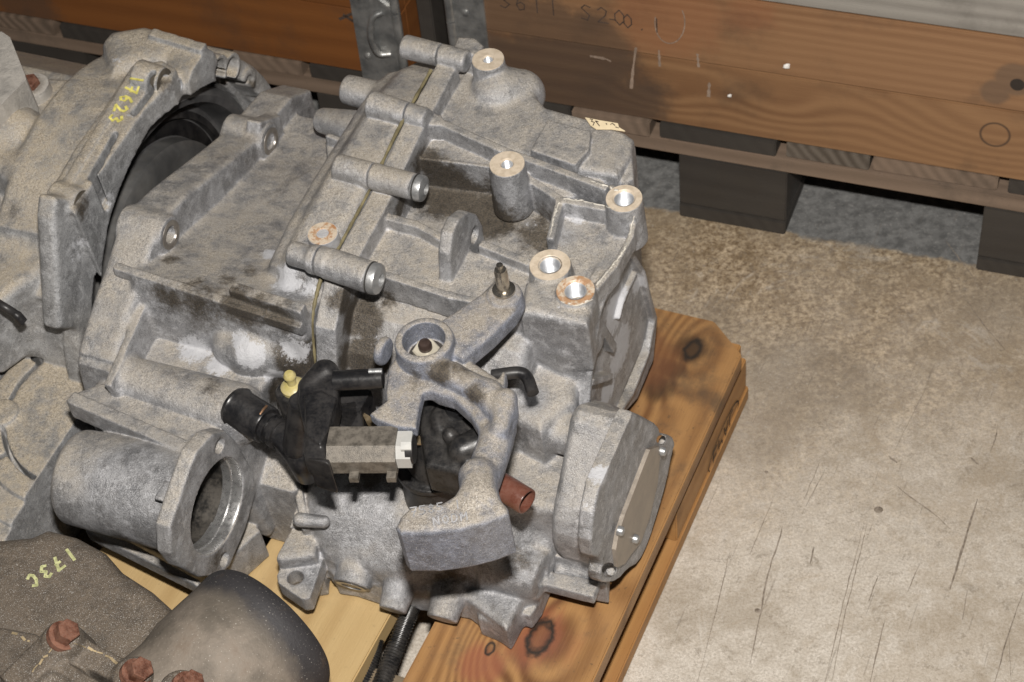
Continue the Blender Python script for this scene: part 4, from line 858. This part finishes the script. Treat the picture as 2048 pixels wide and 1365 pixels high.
# plastic bracket with rod
g = Grid((-.22, -.21, .13), (-.04, .04, .30), .0015)
g.N([(598, 775), (612, 745), (632, 728), (662, 728), (672, 740), (676, 800), (668, 835), (652, 875), (650, 915), (660, 945), (612, 945), (606, 900), (610, 870), (594, 800)], .280, .258, r=.004, k=.004)
g.caps(pn(650, 748, .272), pn(618, 775, .272), .013, .010, k=.006)
g.N([(608, 790), (640, 780), (672, 795), (655, 860), (640, 890), (612, 870)], .284, .26, r=.002, k=.004)
g.N([(612, 915), (658, 915), (660, 945), (614, 945)], .284, .24, r=.004, k=.004)
g.N([(672, 800), (720, 795), (728, 860), (660, 865), (655, 850)], .235, .20, r=.004, k=.004)
g.cone(pn(600, 800, .27), pn(590, 900, .20), .010, .012, r=.003, k=.01)
g.mesh('selector_bracket', M_blk, gb); del g
bm = bmesh.new(); add_tube(bm, [W(pn(668, 762, .282)), W(pn(766, 757, .282))], .0092, 20); bm_obj('bracket_rod', bm, M_blk, gb, True)
bm = bmesh.new(); add_tube(bm, [W(pn(738, 744, .290)), W(pn(764, 743, .290))], .0028, 10); bm_obj('clip_rod', bm, M_bolt, gb, True)
M_sens = simple('dusty_grey_sensor', (.125, .112, .095), .45, .3, .3, .18, .6, 160)
a_ = W(pn(660, 900, .268)); b_ = W(pn(796, 899, .268)); n_ = (b_-a_)/np.linalg.norm(b_-a_); Ls = np.linalg.norm(b_-a_)
bm = bmesh.new(); e1, e2, nn = frame(n_, N)
sec = [(-.012, -.0155), (.0120, -.0158), (.0135, .006), (.004, .0165), (-.012, .0165)]
add_rings(bm, [[a_+nn*h+e1*p_+e2*q_ for p_, q_ in sec] for h in (0, Ls)]); sen = bm_obj('position_sensor', bm, M_sens, gb, False, .0012)
M_wh = simple('white_plastic', (.40, .40, .385), .35, 0, .08, .2, .05, 50)
bm = bmesh.new(); add_rings(bm, [[a_+nn*h+e1*p_*.8+e2*q_*.78 for p_, q_ in sec] for h in (Ls-.002, Ls+.0125)]); bm_obj('white_cap', bm, M_wh, sen, False, .001)
bm = bmesh.new(); add_rings(bm, [[a_+nn*h+e1*(p_*.4+.009)+e2*q_*.5 for p_, q_ in sec] for h in (Ls+.005, Ls+.0140)]); bm_obj('cap_latch', bm, M_wh, sen, False, .001)
bm = bmesh.new(); add_tube(bm, [a_+nn*(Ls+.008), a_+nn*(Ls+.0145)], .0125, 24); bm_obj('seal_ring', bm, M_blk, sen, True)
for d_ in (.022, Ls-.005):
    bm = bmesh.new(); add_box(bm, a_+nn*d_-e1*.012+e2*(-.019 if e2@UP > 0 else .019), (nn, e2, e1), (.004, .005, .003)); bm_obj('mounting_tab', bm, M_sens, sen, False, .001)
# yellow plug
M_yel = simple('yellow_plastic', (.46, .39, .14), .4, 0, .2, .5, .1, 80)
c = W(pn(585, 770, .245)); bm = bmesh.new(); add_lathe(bm, c, N, [(.011, -.010), (.0115, -.002), (.009, .0005), (.0042, .002), (.0042, .0095), (.0058, .0115), (.0058, .014), (.004, .0165), (0, .017)], 24); bm_obj('yellow_plug', bm, M_yel, gb, True)
bm = bmesh.new(); add_lathe(bm, W(pn(585, 800, .225)), N, [(.015, -.11), (.013, -.05), (.0135, .012), (.012, .014)], 26); bm_obj('plug_housing', bm, M_blkd, gb, True)
# hose stub and cable elbow at the barrel
bm = bmesh.new(); a_ = W(pn(470, 812, .205)); b_ = W(pn(532, 850, .205)); n_ = (b_-a_)/np.linalg.norm(b_-a_); Lb = np.linalg.norm(b_-a_)
add_lathe(bm, a_, n_, [(.0185, 0), (.020, .004), (.0185, .006), (.0180, Lb), (.0168, Lb+.002)], 34); bm_obj('rubber_hose_stub', bm, M_blk, gb, True)
bm = bmesh.new(); add_tube(bm, spline([W(pn(528, 848, .205)), W(pn(560, 868, .205)), W(pn(585, 895, .20)), W(pn(605, 925, .185)), W(pn(615, 945, .16))], 6), .0125, 20)
for x, y in ((540, 856), (556, 867)): add_lathe(bm, W(pn(x, y, .205)), n_, [(.0148, -.0025), (.0148, .0025)], 24)
bm_obj('cable_elbow', bm, M_blk, gb, True)
M_cu = simple('copper_clip', (.55, .33, .20), .25, .9)
bm = bmesh.new(); add_tube(bm, [W(pn(520, 830, .222)), W(pn(528, 818, .2235)), W(pn(534, 812, .223))], .0012, 8); bm_obj('wire_clip', bm, M_cu, gb, True)
# relay plate below the lever
M_pl = simple('tarnished_plate', (.28, .21, .12), .35, .7, .5, .3, .3, 60)
bm = bmesh.new(); add_prism(bm, [W(pn(x, y, .225)) for x, y in ((722, 822), (748, 838), (790, 868), (840, 872), (842, 888), (820, 888), (780, 885), (735, 850))], -N*.002); bm_obj('detent_plate', bm, M_pl, gb, False, .0005)
bm = bmesh.new(); add_box(bm, W(pn(690, 835, .215)), (A, B, N), (.020, .022, .02)); bm_obj('switch_body', bm, M_blk, gb, False, .004)

# ================================================================== left gearbox
gl_ = empty('gearbox', tuple(W((-.6, -.3, 0))), 'dirty gearbox at the left edge with an open bell and yellow chalk number', 'gearbox')
UL = -.42; CL_ = (-.302, .068)
g = Grid((-.98, -.72, -.004), (-.405, .32, .352), .0024)
circ = lambda r, a0=0, a1=360, n=48, c=CL_: [(c[0]+r*math.cos(math.radians(t)), c[1]+r*math.sin(math.radians(t))) for t in np.linspace(a0, a1, n, endpoint=(a1-a0) < 359)]
g.prism(0, circ(.226), UL, UL-.022, r=.004)
g.prism(0, circ(.214), UL-.01, UL-.12, r=.01, k=.01)
g.prism(0, [(-.48, .0), (-.47, .16), (-.38, .235), (-.24, .235), (-.12, .18), (-.02, .10), (.05, 0)], UL-.10, -.96, r=.012, k=.015)
for x, y in ((163, 410), (328, 165), (500, 165)):
    p = pa(x, y, UL+.004); g.cone(p, p-[.03, 0, 0], .0155, .019, r=.002, k=.012); g.cone(p+[.01, 0, 0], p-[.05, 0, 0], .0080, k=.001, sub=True)
p = pa(352, 172, UL+.004); g.cone(p+[.01, 0, 0], p-[.05, 0, 0], .007, k=.001, sub=True)
g.N([(262, 128), (325, 118), (352, 135), (342, 165), (290, 215), (180, 372), (148, 425), (112, 400), (103, 370), (150, 290), (205, 215)], .298, .20, r=.005, k=.006)
g.wall(pn(262, 150, .3015), pn(120, 385, .3015), .02, .010, k=.004)
g.A([(112, 395), (190, 395), (222, 470), (212, 560), (200, 660), (120, 660), (112, 520), (108, 440)], UL, UL-.022, r=.006, k=.012)
g.N([(196, 75), (215, 52), (290, 40), (345, 54), (455, 97), (480, 128), (474, 165), (425, 180), (345, 150), (325, 118), (262, 128), (212, 150)], .285, .15, r=.020, k=.012)
g.wall(pn(300, 62, .292), pn(455, 108, .292), .03, .012, k=.01)
for x, y in ((443, 140), (467, 135)):
    p = pa(x, y, UL+.012); g.cone(p, p-[.06, 0, 0], .0165, .018, r=.002, k=.006)
for x, y in ((441, 142), (466, 138)):
    p = pa(x, y, UL+.012); g.cone(p+[.01, 0, 0], p-[.03, 0, 0], .0125, k=.001, sub=True)
for x, y in ((450, 142),): pass
p = pa(525, 215, UL+.002); g.cone(p, p-[.03, 0, 0], .02, r=.002, k=.01); g.cone(p+[.01, 0, 0], p-[.02, 0, 0], .012, .010, k=.001, sub=True)
# windows in the flange web beside the chalk bar
[g.prism(2, [pn(x, y, .280)[:2] for x, y in P_], .255, .33, r=.0005, k=.001, sub=True) for P_ in ([(322, 186), (330, 192), (278, 258), (268, 250)], [(238, 285), (247, 292), (196, 388), (184, 382)])]
g.A([(262, 205), (300, 180), (318, 195), (290, 232), (270, 240)], UL+.01, UL-.016, r=.002, k=.002, sub=True)
# lumps on the top
g.N([(-60, 235), (60, 232), (180, 218), (165, 260), (130, 330), (60, 340), (-60, 330)], .262, .2, r=.015, k=.02)
g.caps(pn(40, 270, .25), pn(-40, 260, .25), .03, .03, k=.02); g.caps(pn(95, 330, .24), pn(40, 350, .24), .022, .02, k=.02)
g.wall(pn(60, 240, .272), pn(185, 222, .272), .03, .008, k=.008); g.N([(60, 165), (75, 152), (190, 160), (260, 150), (200, 215), (60, 235)], .25, .18, r=.006, k=.01)
g.N([(-60, 445), (105, 460), (110, 520), (-60, 640)], .215, .12, r=.012, k=.02)
g.wall(pn(-20, 440, .235), pn(110, 465, .235), .04, .010, k=.012); g.wall(pn(110, 465, .235), pn(80, 600, .19), .05, .012, k=.012)
# big ribbed disc that faces the viewer
cD = pn(205, 830, .10)
g.cone(cD, cD-[.0, 0, .12], .17, .19, r=.01, k=.01)
rings_ = []
g.cone(cD+[0, 0, .006], cD-[0, 0, .05], .150, .152, r=.003, k=.004); g.cone(cD+[0, 0, .012], cD-[0, 0, .05], .122, .124, r=.003, k=.004)
for rr_, a00, a01 in ((.098, 100, 300), (.128, 120, 270), (.160, 110, 280)):
    for a0 in range(a00, a01, 8):
        a1 = a0+8.5; p = cD+[rr_*math.cos(math.radians(a0)), rr_*math.sin(math.radians(a0)), .016]; q = cD+[rr_*math.cos(math.radians(a1)), rr_*math.sin(math.radians(a1)), .016]
        g.wall(p, q, .026, .0048, r=.0005, k=.001, sub=True)
for a0 in (128, 165, 200, 232, 262):
    c_, s_ = math.cos(math.radians(a0)), math.sin(math.radians(a0)); g.wall(cD+[.098*c_, .098*s_, .016], cD+[.160*c_, .160*s_, .016], .026, .0048, r=.0005, k=.001, sub=True)
for x, y, r in ((120, 695, .017), (100, 600, .014), (5, 830, .017)):
    p = pn(x, y, .112); g.cone(p+[0, 0, .006], p-[0, 0, .04], r, r, r=.003, k=.008)
p = pn(120, 700, .115); g.caps(p, pn(20, 650, .115), .013, .013, k=.014)
g.N([(-60, 940), (90, 905), (190, 1010), (150, 1090), (-60, 1090)], .08, .0, r=.008, k=.01)
# opening
g.prism(0, circ(.203), UL+.02, UL-.028, r=0, k=.001, sub=True); g.prism(0, circ(.197), UL+.02, UL-.085, r=0, k=.001, sub=True)
left = g.mesh('bell_housing', M_old, gl_); del g
T_left = bvh(left); setmat(left, casting('weathered_aluminium', base=(.37, .375, .385), dust=(.43, .37, .285), dustk=.95, dirt=.3, metal=.35, clean=stains(T_left, [(150, 500, 80, .6), (230, 120, 60, .5), (260, 230, 40, .5), (220, 400, 60, .6), (160, 620, 60, .4)]), oil=stains(T_left, [(325, 170, 50, .5), (165, 415, 50, .7), (20, 420, 60, .4), (510, 170, 40, .5)])))
M_seat2 = simple('oily_bolt_seat', (.11, .095, .075), .5, .4, .35)
M_drum = simple('dark_drum', (.15, .15, .155), .4, .6, .3, .1, .1, 20); M_drum2 = simple('dull_clutch_steel', (.34, .34, .34), .38, .8, .3, .3, .15, 14)
c0 = W((UL-.078, *CL_)); bm = bmesh.new()
add_lathe(bm, c0, A, [(.190, -.004), (.190, .055), (.180, .062), (.172, .060), (.165, .030), (.130, .026), (.125, .036), (.060, .036), (.055, .018), (0, .018)], 72); dr = bm_obj('clutch_drum', bm, M_drum, gl_, True)
bm = bmesh.new(); add_lathe(bm, c0, A, [(.128, .030), (.127, .046), (.118, .050), (.085, .048), (.08, .036)], 64); bm_obj('pressure_ring', bm, M_drum2, dr, True)
bm = bmesh.new(); add_lathe(bm, c0, A, [(.158, .028), (.158, .034), (.150, .036), (.149, .028)], 64); bm_obj('friction_ring', bm, M_blk, dr, True)
for x, y in ((163, 410), (328, 165)):
    c = W(pa(x, y, UL+.004)); bm = bmesh.new(); e1, e2, n_ = frame(A)
    rings = [[c+A*h+(e1*math.cos(t)+e2*math.sin(t))*q for t in np.arange(36)*2*math.pi/36] for q, h in ((.0145, .0004), (.0143, .0010), (.0092, .0010), (.0082, -.001), (.0080, -.025))]
    add_rings(bm, rings, False, False); bm_obj('worn_bolt_seat', bm, M_seat2, gl_, False)
# plated bush next to the bolt hole
bm = bmesh.new(); c = W(pa(352, 172, UL+.0045)); e1, e2, n_ = frame(A)
rings = [[c+A*h+(e1*math.cos(t)+e2*math.sin(t))*q for t in np.arange(30)*2*math.pi/30] for q, h in ((.0085, 0), (.0085, .003), (.0066, .0035), (.0060, -.012))]; add_rings(bm, rings, False, False); bm_obj('plated_bush', bm, M_thr, gl_, True)
# chalk number
M_ych = simple('yellow_chalk', (.62, .56, .13), .9, 0, .3, .2, .1, 200)
bm = bmesh.new()
write_on(bm, T_left, '17623', (264, 152), (-4, 12), (24, 4), .0030, N, (-10.5, 19.5))
bm_obj('chalk_number', bm, M_ych, gl_)
# clamped bracket block with rusty bolt at the far left
M_rust = simple('rusty_bolt', (.13, .042, .020), .75, .1, .5, .2, .6, 90)
M_gal2 = casting('brushed_bracket', base=(.42, .40, .37), dust=(.42, .37, .30), dirt=.15, dustk=.6)
bm = bmesh.new(); add_prism(bm, [W(pn(x, y, .300)) for x, y in ((-70, 60), (4, 64), (20, 75), (50, 150), (52, 160), (4, 208), (-70, 260))], -N*.045); bm_obj('mount_bracket', bm, M_gal2, gl_, False, .004)
bm = bmesh.new(); c = W(pn(60, 172, .262)); add_lathe(bm, c, N, [(.021, -.012), (.020, 0), (.013, .001)], 30); wz = bm_obj('bolt_flange', bm, M_gal2, gl_, True)
bm = bmesh.new(); add_lathe(bm, c, N, [(.0115, 0), (.0115, .007), (.010, .0085)], 6); bm_obj('bolt_head', bm, M_rust, wz)
bm = bmesh.new(); add_tube(bm, spline([W(pn(-30, 590, .235)), W(pn(5, 612, .235)), W(pn(30, 628, .225)), W(pn(46, 645, .215))], 6), [.0042]*13+[.0050]*6, 12)
tag(bm_obj('cable_tie_end', bm, M_blk, None, True), 'black cable end lying on the left gearbox at the picture edge', 'cable')

# ================================================================== brown casting at the lower left
ax = empty('axle_drive_unit', tuple(W((-.35, .25, 0))), 'brown stained angle drive casting with rusty bolts and chalk mark at the lower left', 'drive unit')
def PB(x, y, w): return pn(x, y, w)
M_brn = casting('brown_stained_casting', base=(.135, .112, .088), dust=(.155, .12, .086), dustk=.6, dirt=.4, metal=.1, rough=.55, clean=())
def flangemat():
    t = NT('sooty_flange'); n1 = t.noise(24, 6, .65); n2 = t.noise(350, 3); c = t.mix(t.rng(n1, .3, .7), (.10, .085, .068), (.215, .18, .145))
    p0 = W(PB(520, 1262, .125)); q0 = W(PB(360, 1420, .125)); ax_ = (p0-q0)/np.linalg.norm(p0-q0)
    d = t.math('SUBTRACT', t.vec('DOT_PRODUCT', t.co, tuple(float(v) for v in ax_)), float(p0@ax_))
    k = t.rng(t.math('ADD', d, t.math('MULTIPLY', t.math('SUBTRACT', n1, .5), .05)), -.026, -.006)
    c = t.mix(k, c, (.030, .028, .030)); c = t.mix(t.math('MULTIPLY', t.rng(n1, .56, .7), .5), c, (.11, .075, .05))
    c = t.mix(t.rng(t.noise(600, 2), .66, .74, 0, .5), c, (.5, .47, .42))
    return t.out(c, .7, .0, t.bump(t.math('ADD', n2, t.math('MULTIPLY', n1, 2.)), .5, .0010))
M_fla = flangemat()
g = Grid((-.62, .03, -.004), (-.02, .46, .27), .0022)
g.N([(-80, 1075), (60, 1062), (92, 1047), (150, 1062), (205, 1092), (238, 1130), (300, 1170), (362, 1226), (420, 1300), (300, 1450), (-80, 1450)], .155, .0, r=.018, k=.01)
g.N([(-80, 1235), (70, 1262), (170, 1340), (120, 1450), (-80, 1450)], .185, .1, r=.008, k=.01)
g.wall(PB(130, 1262, .195), PB(20, 1370, .195), .04, .030, k=.012); g.wall(PB(160, 1300, .185), PB(260, 1350, .185), .03, .022, k=.012); g.wall(PB(100, 1320, .19), PB(200, 1380, .19), .03, .012, k=.01)
for x, y, w in ((120, 1272, .2), (262, 1345, .19), (355, 1372, .19)): p = PB(x, y, w); g.cone(p, p-[0, 0, .04], .0165, .024, r=.004, k=.010)
body = g.mesh('drive_casing', M_brn, ax); del g
T_brn = bvh(body)
g = Grid((-.34, .0, -.004), (.06, .42, .27), .0022)
p = PB(560, 1240, .115); q = PB(400, 1400, .115); g.cone(p, q, .074, .072, r=.022, k=.01)
g.caps(PB(440, 1340, .13), PB(300, 1420, .13), .062, .05, k=.03)
g.mesh('output_flange', M_fla, ax); del g
for i, (x, y, w) in enumerate(((138, 1260, .212), (285, 1336, .202), (388, 1362, .2))):
    d_ = W(PB(x+30, y-6, w+.004))-W(PB(x, y, w)); d_ /= np.linalg.norm(d_); d_ = d_*.75+N*.65
    bm = bmesh.new(); add_lathe(bm, W(PB(x, y, w))-d_*.010, d_, [(.0135, -.006), (.0135, .0), (.0105, .0005)], 30); add_lathe(bm, W(PB(x, y, w))-d_*.010, d_, [(.0104, .0), (.0104, .0115), (.0094, .0125)], 6)
    bm_obj('rusty_bolt', bm, M_rust, ax)
M_gscr = simple('bare_metal_scratch', (.42, .33, .20), .5, .3)
M_gch = simple('pale_chalk', (.45, .46, .22), .9, 0, .4, .2, .1, 160)
bm = bmesh.new()
write_on(bm, T_brn, '173C', (140, 1096), (-12, 9), (15, 20), .0030, N, (-25, 17))
bm_obj('chalk_mark', bm, M_gch, ax)
for P in ([(128, 1268), (108, 1292), (84, 1322), (60, 1350)], [(150, 1288), (178, 1298), (210, 1312), (240, 1330)], [(20, 1262), (48, 1278), (66, 1288)]):
    bm = bmesh.new(); q = [drape(T_brn, x+rng.randn()*1.5, y+rng.randn()*1.5, .0008) for x, y in [tuple(np.array(P[i])*(1-t)+np.array(P[i+1])*t) for i in range(len(P)-1) for t in np.arange(5)/5]]
    q = [v for v in q if v is not None]
    for i_ in range(len(q)-1):
        if rng.rand() < .75: ribbon(bm, q[i_:i_+2], .0008+.0016*rng.rand(), N)
    tag(bm_obj('worn_edge_scratch', bm, M_gscr, ax), kind='stuff')
# ---- corrugated hoses in the gap between the deck boards
M_hose = simple('black_corrugated', (.014, .014, .015), .3, 0, .3, .1, .1, 60)
def hose(P, r, label):
    pts = spline(P, 40); rad = [r*(1.0 if (i//2) % 2 else .84) for i in range(len(pts))]
    bm = bmesh.new(); add_tube(bm, pts, rad, 18); tag(bm_obj('corrugated_hose', bm, M_hose, None, True), label, 'hose', 'black corrugated hoses in the deck gap')
hose([Z(828, 1205, .12), Z(815, 1235, .112), Z(790, 1300, .098), Z(765, 1365, .092), Z(735, 1440, .09)], .0095, 'long black corrugated hose coming out from under the gearbox in the deck gap')
hose([Z(752, 1278, .10), Z(745, 1310, .092), Z(728, 1365, .085), Z(710, 1430, .085)], .0085, 'shorter black corrugated hose with a tapered tip, nearer the pale board')
